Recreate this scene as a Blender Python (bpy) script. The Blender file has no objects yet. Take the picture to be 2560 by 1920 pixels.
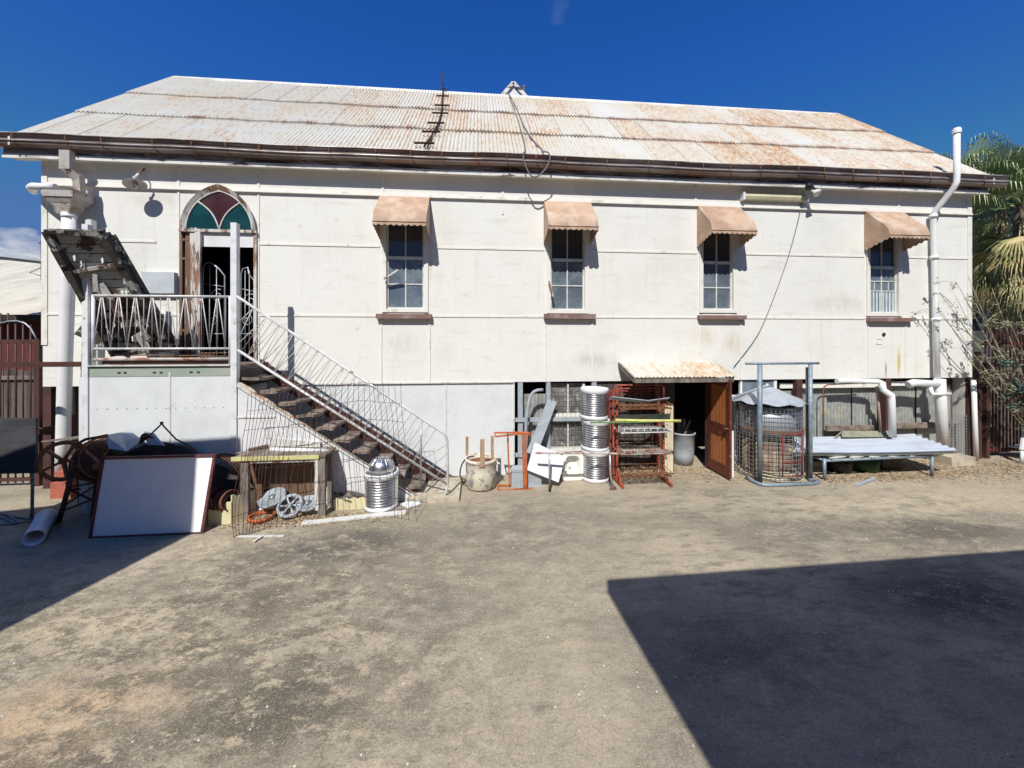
import bpy, math, random
from mathutils import Vector, Matrix, noise
random.seed(7)
R = math.radians
scene = bpy.context.scene
col = scene.collection
V = Vector

# ------------------------------------------------------------------ camera
TH = math.atan(9.2e-5*961)              # the lens points a little right of the wall's normal
EYE = V((0, 0, 2.6))
F_ = V((math.sin(TH), math.cos(TH), 0)); R_ = V((math.cos(TH), -math.sin(TH), 0)); U_ = V((0, 0, 1))
cam = bpy.data.cameras.new("camera"); cam.sensor_width = 36; cam.lens = 36*961/2560
cam.shift_y = -112/2560; cam.clip_end = 3000; cam.clip_start = .05
camo = bpy.data.objects.new("camera", cam); col.objects.link(camo)
camo.location = EYE; camo.rotation_euler = (R(90), 0, -TH)
scene.camera = camo
# ------------------------------------------------------------------ light
SUN = V((-.33, -1, 1.2)).normalized()
sl = bpy.data.lights.new("sun", 'SUN'); sl.energy = 5.0; sl.angle = R(.53); sl.color = (1, .97, .915)
so = bpy.data.objects.new("sun", sl); col.objects.link(so)
so.rotation_euler = SUN.to_track_quat('Z', 'Y').to_euler()
scene.view_settings.view_transform = 'Standard'; scene.view_settings.look = 'None'
scene.view_settings.exposure = .09; scene.view_settings.gamma = 1
W_ = bpy.data.worlds.new("World"); scene.world = W_; W_.use_nodes = True
nt = W_.node_tree; N = nt.nodes; L = nt.links
N.clear()
out = N.new('ShaderNodeOutputWorld'); bg = N.new('ShaderNodeBackground'); sky = N.new('ShaderNodeTexSky')
sky.sky_type = 'NISHITA'; sky.sun_disc = False
sky.sun_elevation = math.asin(SUN.z); sky.sun_rotation = R(198)
sky.altitude = 300; sky.air_density = 1.0; sky.dust_density = .05; sky.ozone_density = 4.0
bg.inputs[1].default_value = .066
tc = N.new('ShaderNodeTexCoord'); mp = N.new('ShaderNodeMapping'); nz = N.new('ShaderNodeTexNoise')
mp.inputs['Scale'].default_value = (1, 1, 2.4); nz.inputs['Scale'].default_value = 11; nz.inputs['Detail'].default_value = 7
L.new(tc.outputs['Generated'], mp.inputs[0]); L.new(mp.outputs[0], nz.inputs[0])
def cloudmask(px, py, r, lo, hi):
    d = (F_ + R_*((px-1280)/961) + U_*((848-py)/961)).normalized()
    dp = N.new('ShaderNodeVectorMath'); dp.operation = 'DISTANCE'; dp.inputs[1].default_value = d
    nm = N.new('ShaderNodeVectorMath'); nm.operation = 'NORMALIZE'
    L.new(tc.outputs['Generated'], nm.inputs[0]); L.new(nm.outputs[0], dp.inputs[0])
    a = N.new('ShaderNodeMapRange'); a.inputs[1].default_value = r; a.inputs[2].default_value = 0
    L.new(dp.outputs['Value'], a.inputs[0])
    b = N.new('ShaderNodeMath'); b.operation = 'MULTIPLY_ADD'; b.inputs[1].default_value = .6; L.new(a.outputs[0], b.inputs[0]); L.new(nz.outputs[0], b.inputs[2])
    c = N.new('ShaderNodeMapRange'); c.inputs[1].default_value = lo; c.inputs[2].default_value = hi
    L.new(b.outputs[0], c.inputs[0]); return c.outputs[0]
m1 = cloudmask(35, 655, .085, .80, 1.0); m2 = cloudmask(1395, 45, .05, .85, 4.5)
mx = N.new('ShaderNodeMath'); mx.operation = 'MAXIMUM'; L.new(m1, mx.inputs[0]); L.new(m2, mx.inputs[1])
hs = N.new('ShaderNodeHueSaturation'); hs.inputs['Saturation'].default_value = 1.3; hs.inputs['Value'].default_value = 1.2
L.new(sky.outputs[0], hs.inputs['Color'])
tn = N.new('ShaderNodeMix'); tn.data_type = 'RGBA'; tn.blend_type = 'MULTIPLY'; tn.inputs[0].default_value = 1; tn.inputs[7].default_value = (1.05, 1.17, 1.72, 1)
L.new(hs.outputs[0], tn.inputs[6])
cp_ = N.new('ShaderNodeMix'); cp_.data_type = 'RGBA'; cp_.blend_type = 'DARKEN'; cp_.inputs[0].default_value = 1; cp_.inputs[7].default_value = (1.1, 2.6, 6.2, 1)
L.new(tn.outputs[2], cp_.inputs[6])
mc = N.new('ShaderNodeMix'); mc.data_type = 'RGBA'; mc.inputs[7].default_value = (9, 9.4, 10, 1)
L.new(mx.outputs[0], mc.inputs[0]); L.new(cp_.outputs[2], mc.inputs[6]); L.new(mc.outputs[2], bg.inputs[0]); L.new(bg.outputs[0], out.inputs[0])

# ------------------------------------------------------------------ measuring helpers
W = 7.38                                   # front wall of the hall lies on y = W
def ray(px, py): return F_ + R_*((px-1280)/961) + U_*((848-py)/961)
def P(px, py, Y=W):
    r = ray(px, py); return EYE + r*(Y/r.y)
def G(px, py, z=0):
    r = ray(px, py); return EYE + r*((z-2.6)/r.z)
def D(px, py, d): return EYE + ray(px, py)*d
def X(px, Y=W): return P(px, 848, Y).x
def Z(px, py, Y=W): return P(px, py, Y).z

# ------------------------------------------------------------------ mesh helper
ORI = {}
class MB:
    def __init__(s): s.v = []; s.f = []; s.sm = []
    def add(s, vs, fs, smooth=False):
        o = len(s.v); s.v += [V(p) for p in vs]
        for f in fs: s.f.append([i+o for i in f]); s.sm.append(smooth)
        return s
    def box(s, x0, x1, y0, y1, z0, z1):
        return s.add([(x0,y0,z0),(x1,y0,z0),(x1,y1,z0),(x0,y1,z0),(x0,y0,z1),(x1,y0,z1),(x1,y1,z1),(x0,y1,z1)],
            [(0,3,2,1),(4,5,6,7),(0,1,5,4),(1,2,6,5),(2,3,7,6),(3,0,4,7)])
    def beam(s, a, b, w, h, up=(0,0,1)):
        a = V(a); b = V(b); d = (b-a).normalized(); up = V(up)
        if abs(d.dot(up)) > .98: up = V((0,1,0))
        x = d.cross(up).normalized(); y = x.cross(d).normalized()
        vs = [p + x*(w/2*i) + y*(h/2*j) for p in (a,b) for i,j in ((-1,-1),(1,-1),(1,1),(-1,1))]
        return s.add(vs, [(0,3,2,1),(4,5,6,7),(0,1,5,4),(1,2,6,5),(2,3,7,6),(3,0,4,7)])
    def tube(s, pts, r, n=8, cap=True):
        pts = [V(p) for p in pts]; m = len(pts); vs = []; fs = []
        t = (pts[1]-pts[0]).normalized(); u = t.orthogonal().normalized()
        for i, p in enumerate(pts):
            if i == 0: t = (pts[1]-pts[0])
            elif i == m-1: t = (pts[-1]-pts[-2])
            else: t = (pts[i+1]-pts[i]).normalized() + (pts[i]-pts[i-1]).normalized()
            if t.length < 1e-9: t = V((0,0,1))
            t.normalize(); u = (u - t*u.dot(t))
            if u.length < 1e-6: u = t.orthogonal()
            u.normalize(); w = t.cross(u)
            rr = r[i] if isinstance(r, (list, tuple)) else r
            for k in range(n):
                a = 2*math.pi*k/n; vs.append(p + (u*math.cos(a) + w*math.sin(a))*rr)
        for i in range(m-1):
            for k in range(n):
                k2 = (k+1) % n; fs.append((i*n+k, i*n+k2, (i+1)*n+k2, (i+1)*n+k))
        o = len(s.v); s.add(vs, fs, n > 4)
        if cap:
            s.f.append([o+i for i in range(n)][::-1]); s.f.append([o+len(vs)-n+i for i in range(n)]); s.sm += [False, False]
        return s
    def ring(s, c, r, ax, tr, n=28, m=6):
        ax = V(ax).normalized(); u = ax.orthogonal().normalized(); w = ax.cross(u); c = V(c)
        return s.tube([c + (u*math.cos(2*math.pi*i/n)+w*math.sin(2*math.pi*i/n))*r for i in range(n+1)], tr, m, False)
    def lathe(s, c, prof, ax=(0,0,1), n=32, smooth=True, a0=0, a1=2*math.pi):
        ax = V(ax).normalized(); u = ax.orthogonal().normalized(); w = ax.cross(u); c = V(c); vs = []; fs = []
        full = abs(a1-a0-2*math.pi) < 1e-6; q = n if full else n+1
        for (r, h) in prof:
            for k in range(q):
                a = a0+(a1-a0)*k/n; vs.append(c + ax*h + (u*math.cos(a)+w*math.sin(a))*r)
        for i in range(len(prof)-1):
            for k in range(n):
                k2 = (k+1) % q; fs.append((i*q+k, i*q+k2, (i+1)*q+k2, (i+1)*q+k))
        return s.add(vs, fs, smooth)
    def cyl(s, a, b, r, n=20): return s.tube([a, b], r, n)
    def prism(s, poly, vec):
        n = len(poly); a = [V(p) for p in poly]; v = V(vec)
        return s.add(a + [p+v for p in a], [tuple(range(n)), tuple(range(2*n-1, n-1, -1))] + [((i+1) % n, i, i+n, (i+1) % n+n) for i in range(n)])
    def grid(s, fn, nu, nv, smooth=False, thick=0, nrm=None):
        vs = [V(fn(i/nu, j/nv)) for j in range(nv+1) for i in range(nu+1)]
        fs = [(j*(nu+1)+i, j*(nu+1)+i+1, (j+1)*(nu+1)+i+1, (j+1)*(nu+1)+i) for j in range(nv) for i in range(nu)]
        s.add(vs, fs, smooth)
        if thick:
            o = V(nrm)*thick; s.add([p+o for p in vs], [f[::-1] for f in fs], smooth)
        return s
    def corr(s, o, u, v, pitch=.076, amp=.009, nrm=None, nv=1, warp=None, seg=6):
        """corrugated sheet: o corner, u across the corrugations, v along them"""
        o = V(o); u = V(u); v = V(v); n = V(nrm).normalized() if nrm else u.cross(v).normalized()
        nu = max(4, int(u.length/pitch*seg))
        def fn(a, b):
            p = o + u*a + v*b + n*(amp*math.cos(a*u.length/pitch*2*math.pi))
            return p + (warp(a, b) if warp else V((0,0,0)))
        s.grid(fn, nu, nv, True)
        return s
    def build(s, name, m, parent=None, loc=None, label=None, **tags):
        me = bpy.data.meshes.new(name); o = bpy.data.objects.new(name, me)
        if parent is not None: org = ORI[parent.name]
        else: org = V(loc) if loc is not None else (sum(s.v, V())/len(s.v)).copy()
        me.from_pydata([p-org for p in s.v], [], s.f); me.polygons.foreach_set('use_smooth', s.sm)
        me.materials.append(m); me.update()
        col.objects.link(o); ORI[o.name] = org
        if parent is not None: o.parent = parent
        else: o.location = org
        if label: o['label'] = label
        for k, x in tags.items(): o[{'cat':'category'}.get(k, k)] = x
        return o
def _each(s, name, m, parent=None, **kw):
    par = list(range(len(s.v)))
    def fd(i):
        while par[i] != i: par[i] = par[par[i]]; i = par[i]
        return i
    for f in s.f:
        for i in f[1:]: par[fd(i)] = fd(f[0])
    comp = {}
    for fi, f in enumerate(s.f): comp.setdefault(fd(f[0]), []).append(fi)
    out = []
    for fs in comp.values():
        q = MB(); mp = {}
        for fi in fs:
            for i in s.f[fi]:
                if i not in mp: mp[i] = len(q.v); q.v.append(s.v[i])
            q.f.append([mp[i] for i in s.f[fi]]); q.sm.append(s.sm[fi])
        kk = dict(kw)
        if isinstance(kk.get('label'), list): kk['label'] = kk['label'][len(out) % len(kk['label'])]
        out.append(q.build(name, m, parent, **kk))
    return out
MB.each = _each
def tidy(mb):                # tubes carry separate caps: weld them so that one bar is one piece
    return mb
def thing(name, label, cat, loc, group=None):
    o = bpy.data.objects.new(name, None); col.objects.link(o); o.location = loc; o.empty_display_size = .2
    ORI[o.name] = V(loc); o['label'] = label; o['category'] = cat
    if group: o['group'] = group
    return o
def dup(root, loc, rot=(0,0,0), label=None, scale=None):
    def cp(o, parent):
        c = o.copy(); col.objects.link(c)
        if parent is not None: c.parent = parent
        for ch in [q for q in kids.get(o.name, [])]: cp(ch, c)
        return c
    kids = {}
    for o in col.objects:
        if o.parent: kids.setdefault(o.parent.name, []).append(o)
    r = cp(root, None); r.location = loc; r.rotation_euler = rot
    if label: r['label'] = label
    if scale: r.scale = scale
    return r

# ------------------------------------------------------------------ materials
def mat(name, c1, c2=None, s2=3, r2=(.45,.6), c3=None, s3=12, r3=(.55,.65), rough=.8, metal=0, bump=.0, bs=60, st=(1,1,1), grain=.12, gs=90, spec=.4, det=8):
    m = bpy.data.materials.new(name); m.use_nodes = True; n = m.node_tree.nodes; l = m.node_tree.links
    b = n['Principled BSDF']; b.inputs['Roughness'].default_value = rough; b.inputs['Metallic'].default_value = metal
    b.inputs['Specular IOR Level'].default_value = spec
    tc = n.new('ShaderNodeTexCoord'); mp = n.new('ShaderNodeMapping'); mp.inputs['Scale'].default_value = st; l.new(tc.outputs['Object'], mp.inputs[0])
    def nz(s, d=det, vec=mp.outputs[0]):
        t = n.new('ShaderNodeTexNoise'); t.inputs['Scale'].default_value = s; t.inputs['Detail'].default_value = d; t.inputs['Roughness'].default_value = .62
        l.new(vec, t.inputs[0]); return t.outputs[0]
    def rng(a, lo, hi, t0=0, t1=1):
        q = n.new('ShaderNodeMapRange'); q.inputs[1].default_value = lo; q.inputs[2].default_value = hi; q.inputs[3].default_value = t0; q.inputs[4].default_value = t1; l.new(a, q.inputs[0]); return q.outputs[0]
    def mix(f, a, c, mode='MIX'):
        q = n.new('ShaderNodeMix'); q.data_type = 'RGBA'; q.blend_type = mode
        if isinstance(f, float): q.inputs[0].default_value = f
        else: l.new(f, q.inputs[0])
        for i, x in ((6, a), (7, c)):
            if isinstance(x, tuple): q.inputs[i].default_value = (*x, 1)
            else: l.new(x, q.inputs[i])
        return q.outputs[2]
    c = tuple(c1)
    if c2: c = mix(rng(nz(s2), *r2), c, tuple(c2))
    if c3: c = mix(rng(nz(s3), *r3), c, tuple(c3))
    if grain:
        g = rng(nz(gs, 4), .3, .7, 1-grain, 1+grain); cc = n.new('ShaderNodeCombineColor')
        for i in range(3): l.new(g, cc.inputs[i])
        c = mix(1.0, c, cc.outputs[0], 'MULTIPLY')
    if isinstance(c, tuple): b.inputs['Base Color'].default_value = (*c, 1)
    else: l.new(c, b.inputs['Base Color'])
    if bump:
        bp = n.new('ShaderNodeBump'); bp.inputs['Strength'].default_value = bump; bp.inputs['Distance'].default_value = .01
        l.new(nz(bs), bp.inputs['Height']); l.new(bp.outputs[0], b.inputs['Normal'])
    m['_'] = 0; del m['_']
    return m
cream = mat('cream_fibro', (.735,.725,.675), (.68,.665,.615), 1.3, (.46,.74), (.58,.55,.48), 6, (.64,.76), rough=.85, bump=.12, bs=25, grain=.05, gs=35)
def wall_stains(m):
    n = m.node_tree.nodes; l = m.node_tree.links; b = n['Principled BSDF']; src = b.inputs['Base Color'].links[0].from_socket
    tc = n.new('ShaderNodeTexCoord')
    def layer(src, sc, st, lo, hi, amt, colr, px=None):
        mp = n.new('ShaderNodeMapping'); mp.inputs['Scale'].default_value = st; l.new(tc.outputs['Object'], mp.inputs[0])
        t = n.new('ShaderNodeTexNoise'); t.inputs['Scale'].default_value = sc; t.inputs['Detail'].default_value = 8; t.inputs['Roughness'].default_value = .7; l.new(mp.outputs[0], t.inputs[0])
        q = n.new('ShaderNodeMapRange'); q.inputs[1].default_value = lo; q.inputs[2].default_value = hi; q.inputs[4].default_value = amt; l.new(t.outputs[0], q.inputs[0]); f = q.outputs[0]
        if px:
            c, rx, rz = px; m2 = n.new('ShaderNodeMapping'); m2.inputs['Location'].default_value = (-c.x/rx, 0, -c.z/rz); m2.inputs['Scale'].default_value = (1/rx, 0, 1/rz); l.new(tc.outputs['Object'], m2.inputs[0])
            d = n.new('ShaderNodeVectorMath'); d.operation = 'LENGTH'; l.new(m2.outputs[0], d.inputs[0]); q2 = n.new('ShaderNodeMapRange'); q2.inputs[1].default_value = 1; q2.inputs[2].default_value = .3; l.new(d.outputs['Value'], q2.inputs[0])
            mm = n.new('ShaderNodeMath'); mm.operation = 'MULTIPLY'; l.new(f, mm.inputs[0]); l.new(q2.outputs[0], mm.inputs[1]); f = mm.outputs[0]
        x = n.new('ShaderNodeMix'); x.data_type = 'RGBA'; l.new(f, x.inputs[0]); l.new(src, x.inputs[6]); x.inputs[7].default_value = (*colr, 1); return x.outputs[2]
    c = layer(src, 5, (1.6, 1, .12), .55, .75, .30, (.50,.45,.36))
    c = layer(c, 3, (.35, 1, 2.5), .56, .70, .35, (.45,.43,.38))
    c = layer(c, 30, (1, 1, 1), .62, .74, .2, (.46,.43,.37))
    for (px, py, rx, rz, am, cc) in ((2247,905,.05,.42,1,(.60,.42,.12)), (2215,925,.03,.22,.9,(.34,.20,.12)), (2290,905,.05,.35,.7,(.64,.55,.30)), (1830,860,.3,.3,.6,(.55,.46,.30)), (1760,840,.35,.3,.5,(.55,.47,.33)),
        (960,585,.12,.5,.6,(.5,.42,.32)), (1075,640,.08,.6,.5,(.5,.42,.32)), (1372,640,.06,.6,.6,(.5,.40,.28)), (240,600,.1,.6,.5,(.5,.46,.4)), (1480,900,.5,.2,.5,(.52,.48,.4)), (1000,860,.4,.25,.5,(.55,.51,.44)), (2100,760,.9,.25,.5,(.52,.5,.45)), (2300,640,.9,.35,.4,(.52,.5,.45)), (400,500,.8,.2,.4,(.5,.47,.42))):
        c = layer(c, 9, (1.2, 1, .3), .38, .56, am, cc, (P(px, py), rx, rz))
    l.new(c, b.inputs['Base Color'])
wall_stains(cream)
cream2 = mat('cream_timber', (.74,.72,.66), (.52,.48,.42), 5, (.56,.72), (.16,.13,.11), 9, (.68,.74), rough=.7, bump=.2, grain=.05)
flakewhite = mat('flaking_white_timber', (.70,.68,.64), (.42,.38,.34), 4, (.5,.62), (.07,.05,.04), 3.2, (.60,.66), rough=.75, bump=.3, st=(.35,1,2), grain=.12)
rotten = mat('rotten_fascia', (.30,.26,.24), (.05,.035,.03), 2.6, (.42,.55), (.5,.46,.42), 8, (.6,.66), rough=.85, bump=.5, st=(.4,1,2.5))
greysheet = mat('grey_fibro', (.66,.68,.68), (.58,.595,.595), 2, (.45,.7), (.38,.38,.37), 8, (.66,.78), rough=.8, bump=.1, grain=.05, gs=30)
whitesheet = mat('white_fibro', (.68,.68,.68), (.55,.55,.55), 2.5, (.5,.75), (.4,.38,.34), 9, (.68,.76), rough=.8, grain=.05, gs=30)
pvc = mat('white_pvc', (.78,.78,.77), (.68,.68,.67), 3, (.5,.7), (.4,.38,.35), 10, (.70,.76), rough=.35, grain=.03)
gutterm = mat('weathered_gutter', (.32,.265,.24), (.18,.125,.10), 2.2, (.42,.6), (.34,.14,.09), 5, (.56,.66), rough=.42, metal=.45, bump=.15, st=(.3,1,1), grain=.1)
rustpipe = mat('rusty_rainhead', (.44,.41,.38), (.33,.22,.16), 5, (.48,.62), (.10,.08,.07), 4, (.58,.66), rough=.6, metal=.2, bump=.2)
barm = mat('dull_brown_bars', (.30,.25,.225), (.42,.39,.37), 7, (.45,.6), rough=.6)
galv = mat('galvanised_steel', (.42,.45,.48), (.30,.32,.34), 9, (.4,.6), (.22,.15,.1), 5, (.66,.72), rough=.45, metal=.5, grain=.1)
whitesteel = mat('white_painted_steel', (.70,.71,.72), (.54,.54,.54), 6, (.5,.66), (.28,.14,.08), 7, (.64,.70), rough=.5, grain=.06)
railm = mat('worn_white_rail', (.62,.62,.62), (.48,.46,.44), 6, (.45,.6), (.28,.15,.10), 8, (.62,.68), rough=.5, metal=.1, grain=.1)
rustrail = mat('rusting_white_pipe', (.50,.46,.43), (.30,.13,.07), 5, (.46,.58), rough=.6)
rust = mat('rust', (.26,.11,.05), (.14,.06,.03), 7, (.4,.6), (.34,.15,.05), 14, (.55,.65), rough=.9, bump=.4, grain=.2)
darkrust = mat('dark_rust', (.09,.035,.025), (.035,.02,.018), 6, (.4,.6), (.17,.07,.035), 12, (.58,.66), rough=.9, bump=.5, grain=.2)
brown = mat('brown_paint', (.085,.036,.028), (.06,.03,.025), 4, (.45,.6), (.15,.08,.06), 9, (.64,.72), rough=.55, grain=.1)
redbrown = mat('red_brown_frame', (.16,.05,.045), (.09,.035,.035), 5, (.45,.6), (.30,.13,.10), 14, (.62,.68), rough=.5)
redp = mat('red_painted_steel', (.42,.075,.035), (.22,.05,.03), 7, (.44,.58), (.12,.045,.03), 11, (.56,.62), rough=.55, grain=.1)
darkred = mat('dark_red_steel', (.22,.03,.028), (.12,.03,.025), 7, (.45,.6), (.34,.09,.06), 12, (.62,.68), rough=.6)
orange = mat('orange_rust_steel', (.50,.13,.035), (.32,.09,.03), 8, (.45,.6), (.16,.05,.025), 12, (.6,.66), rough=.7, grain=.12)
greywood = mat('grey_weathered_wood', (.22,.19,.165), (.12,.10,.09), 8, (.42,.6), (.36,.32,.29), 5, (.6,.68), rough=.9, bump=.5, bs=30, st=(1,1,.25), grain=.2)
greywoodx = mat('grey_weathered_tread', (.27,.215,.175), (.13,.10,.08), 8, (.42,.6), (.36,.32,.29), 5, (.6,.68), rough=.9, bump=.5, bs=30, st=(1,.25,1), grain=.2)
fencewood = mat('weathered_palings', (.13,.105,.09), (.07,.055,.05), 5, (.42,.6), (.2,.17,.15), 9, (.6,.7), rough=.92, bump=.4, st=(1,1,.12), grain=.2)
peel = mat('peeling_board', (.60,.57,.53), (.27,.15,.09), 4, (.50,.58), (.14,.09,.06), 9, (.54,.60), rough=.85, bump=.4, st=(1.5,1,.3))
brownwood = mat('raw_brown_wood', (.20,.115,.07), (.12,.075,.05), 5, (.4,.6), (.45,.38,.32), 10, (.62,.68), rough=.8, st=(1.5,1,.2), bump=.3)
rotdark = mat('rotten_dark_timber', (.07,.058,.048), (.03,.024,.02), 6, (.42,.6), (.36,.36,.33), 6, (.54,.58), rough=.95, bump=.8, bs=20, grain=.25)
palegreen = mat('pale_green_lining', (.42,.44,.40), (.09,.06,.045), 3.2, (.50,.55), (.50,.42,.34), 9, (.60,.64), rough=.85, bump=.3, grain=.1)
pinkwood = mat('pink_peeled_stringer', (.60,.52,.42), (.55,.24,.14), 6, (.5,.56), (.35,.17,.1), 12, (.62,.68), rough=.8, bump=.2)
greenp = mat('faded_green_beam', (.27,.34,.27), (.36,.38,.33), 5, (.42,.62), (.18,.19,.15), 10, (.6,.7), rough=.8, st=(.3,1,1.5))
blackm = mat('black_rubber', (.018,.018,.02), rough=.5, grain=.1)
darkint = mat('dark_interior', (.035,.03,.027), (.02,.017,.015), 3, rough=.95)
steel = mat('stainless_steel', (.80,.80,.80), (.66,.66,.67), 5, (.45,.65), rough=.30, metal=1, grain=.05)
rimwhite = mat('white_enamel_rim', (.72,.73,.74), (.55,.54,.52), 7, (.58,.7), rough=.4, grain=.03)
enamel = mat('white_enamel', (.78,.79,.74), (.62,.62,.55), 3, (.55,.75), rough=.25, grain=.02)
creampaint = mat('flaking_cream_metal', (.66,.60,.48), (.30,.31,.31), 8, (.54,.58), (.30,.12,.05), 9, (.64,.69), rough=.7, bump=.2)
yellowp = mat('yellow_painted_wood', (.62,.58,.24), (.52,.48,.26), 6, (.45,.6), rough=.6, grain=.08)
creambox = mat('cream_plastic', (.66,.62,.38), (.55,.50,.30), 4, (.45,.65), (.30,.26,.18), 9, (.66,.72), rough=.6, grain=.06)
awnm = mat('faded_tan_awning', (.52,.36,.25), (.36,.23,.155), 2.2, (.40,.66), (.58,.45,.35), 3.2, (.5,.66), rough=.7, grain=.05, bump=.05)
boardm = mat('whiteboard', (.84,.85,.86), (.78,.79,.80), 2, (.45,.7), rough=.22, grain=.02)
clearp = mat('dusty_clear_plastic', (.38,.42,.46), (.28,.32,.36), 3, (.4,.6), rough=.25, grain=.04)
darkboard = mat('dark_weathered_board', (.045,.045,.048), (.025,.025,.028), 6, (.4,.6), rough=.9, st=(.3,1,1), bump=.4)
brick = mat('red_brick', (.13,.03,.025), (.09,.025,.02), 5, rough=.9)
redconc = mat('red_painted_concrete', (.42,.12,.08), (.30,.10,.07), 5, (.45,.6), (.45,.38,.32), 10, (.64,.7), rough=.9)
conc = mat('pale_concrete', (.50,.44,.33), (.36,.31,.24), 5, rough=.95, bump=.3)
greypaint = mat('blue_grey_paint', (.36,.40,.43), (.28,.31,.34), 5, (.45,.65), (.5,.5,.48), 9, (.64,.7), rough=.6)
olive = mat('olive_gutter', (.28,.28,.20), (.2,.2,.15), 4, rough=.5)
bluepipe = mat('blue_grey_pipe', (.24,.31,.36), (.17,.21,.25), 6, (.45,.6), (.4,.42,.42), 10, (.62,.7), rough=.5, metal=.2)
doorm = mat('brown_door', (.15,.045,.025), (.10,.03,.02), 5, (.45,.6), (.3,.12,.06), 10, (.62,.68), rough=.5)
doorp = mat('orange_door_panel', (.46,.17,.06), (.36,.12,.04), 4, (.45,.6), (.2,.07,.03), 10, (.64,.7), rough=.5, st=(1,1,.2))
whitewood = mat('yellowed_white_board', (.66,.60,.42), (.50,.42,.28), 4, (.45,.65), (.3,.22,.14), 8, (.62,.68), rough=.8, st=(1.5,1,.25))
greenboard = mat('dark_green_board', (.045,.06,.045), (.03,.035,.03), 5, rough=.5)
foamy = mat('yellow_tube', (.66,.64,.20), (.5,.5,.18), 6, rough=.6)
greenrod = mat('green_rod', (.10,.22,.07), rough=.5)
lightcream = mat('cream_diffuser', (.56,.52,.34), (.48,.44,.3), 3, rough=.4, grain=.03)
enamelshade = mat('old_enamel_shade', (.50,.44,.42), (.38,.30,.27), 8, (.5,.65), rough=.4)
teal = mat('teal_glass', (.006,.045,.055), (.01,.065,.075), 2, rough=.22, grain=.05, spec=.6)
maroon = mat('maroon_glass', (.05,.018,.022), (.07,.03,.035), 2, rough=.25, grain=.05, spec=.6)
panem = mat('dusty_window_glass', (.10,.125,.155), (.17,.205,.235), 3, (.42,.60), (.26,.29,.30), 11, (.62,.72), rough=.12, grain=.08, spec=.7)
paneup = mat('upper_window_glass', (.045,.05,.06), (.06,.065,.075), 4, (.5,.65), rough=.12, grain=.08, spec=.7)
curtm = mat('pale_curtain', (.55,.62,.60), (.42,.5,.5), 6, rough=.9)
leadw = mat('putty_white_bar', (.62,.62,.58), (.45,.42,.38), 8, (.55,.65), rough=.7)
sillm = mat('brown_sill', (.20,.12,.10), (.30,.22,.19), 5, (.5,.62), rough=.8)
stumpm = mat('brown_stump', (.085,.035,.03), (.05,.025,.022), 4, rough=.8)
maroonw = mat('old_wheel', (.14,.07,.07), rough=.8)
trunkm = mat('palm_trunk', (.16,.12,.09), (.09,.07,.05), 6, rough=.95, st=(1,1,3), bump=.6)
palmg = mat('palm_green', (.15,.22,.10), (.30,.35,.13), 3, (.4,.6), rough=.45, grain=.2, spec=.5)
palmd = mat('palm_dead', (.56,.46,.22), (.34,.27,.12), 4, (.4,.6), (.24,.27,.09), 2, (.46,.56), rough=.8, grain=.2)
bark = mat('pale_twig', (.42,.38,.26), (.16,.13,.1), 6, rough=.9)
leafg = mat('grey_green_leaf', (.22,.26,.13), (.30,.33,.18), 5, (.4,.6), rough=.6, grain=.15)
leafb = mat('blue_green_foliage', (.06,.11,.10), (.10,.16,.14), 5, (.4,.6), rough=.6, grain=.15)
litter = mat('dry_leaves', (.42,.30,.17), (.25,.16,.09), 9, (.4,.6), (.58,.48,.33), 17, (.55,.65), rough=.9)
nroof = mat('cream_neighbour_roof', (.62,.58,.48), (.5,.46,.38), 2, (.42,.62), (.28,.24,.19), 4, (.62,.72), rough=.7, st=(1,.3,1))
cables = mat('grey_cable', (.16,.16,.17), rough=.6)
rooftin = mat('bright_corrugated_iron', (.62,.66,.70), (.50,.53,.56), 4, (.45,.65), (.34,.20,.12), 6, (.68,.72), rough=.4, metal=.35, grain=.05, st=(.3,2,1))
tin = mat('dull_corrugated_iron', (.40,.41,.38), (.28,.29,.28), 7, (.4,.62), (.50,.46,.33), 2.5, (.56,.7), rough=.5, metal=.3, grain=.15, gs=50)
hoodtin = mat('galvanised_hood', (.48,.52,.57), (.40,.43,.47), 6, (.45,.65), rough=.45, metal=.4)

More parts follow.
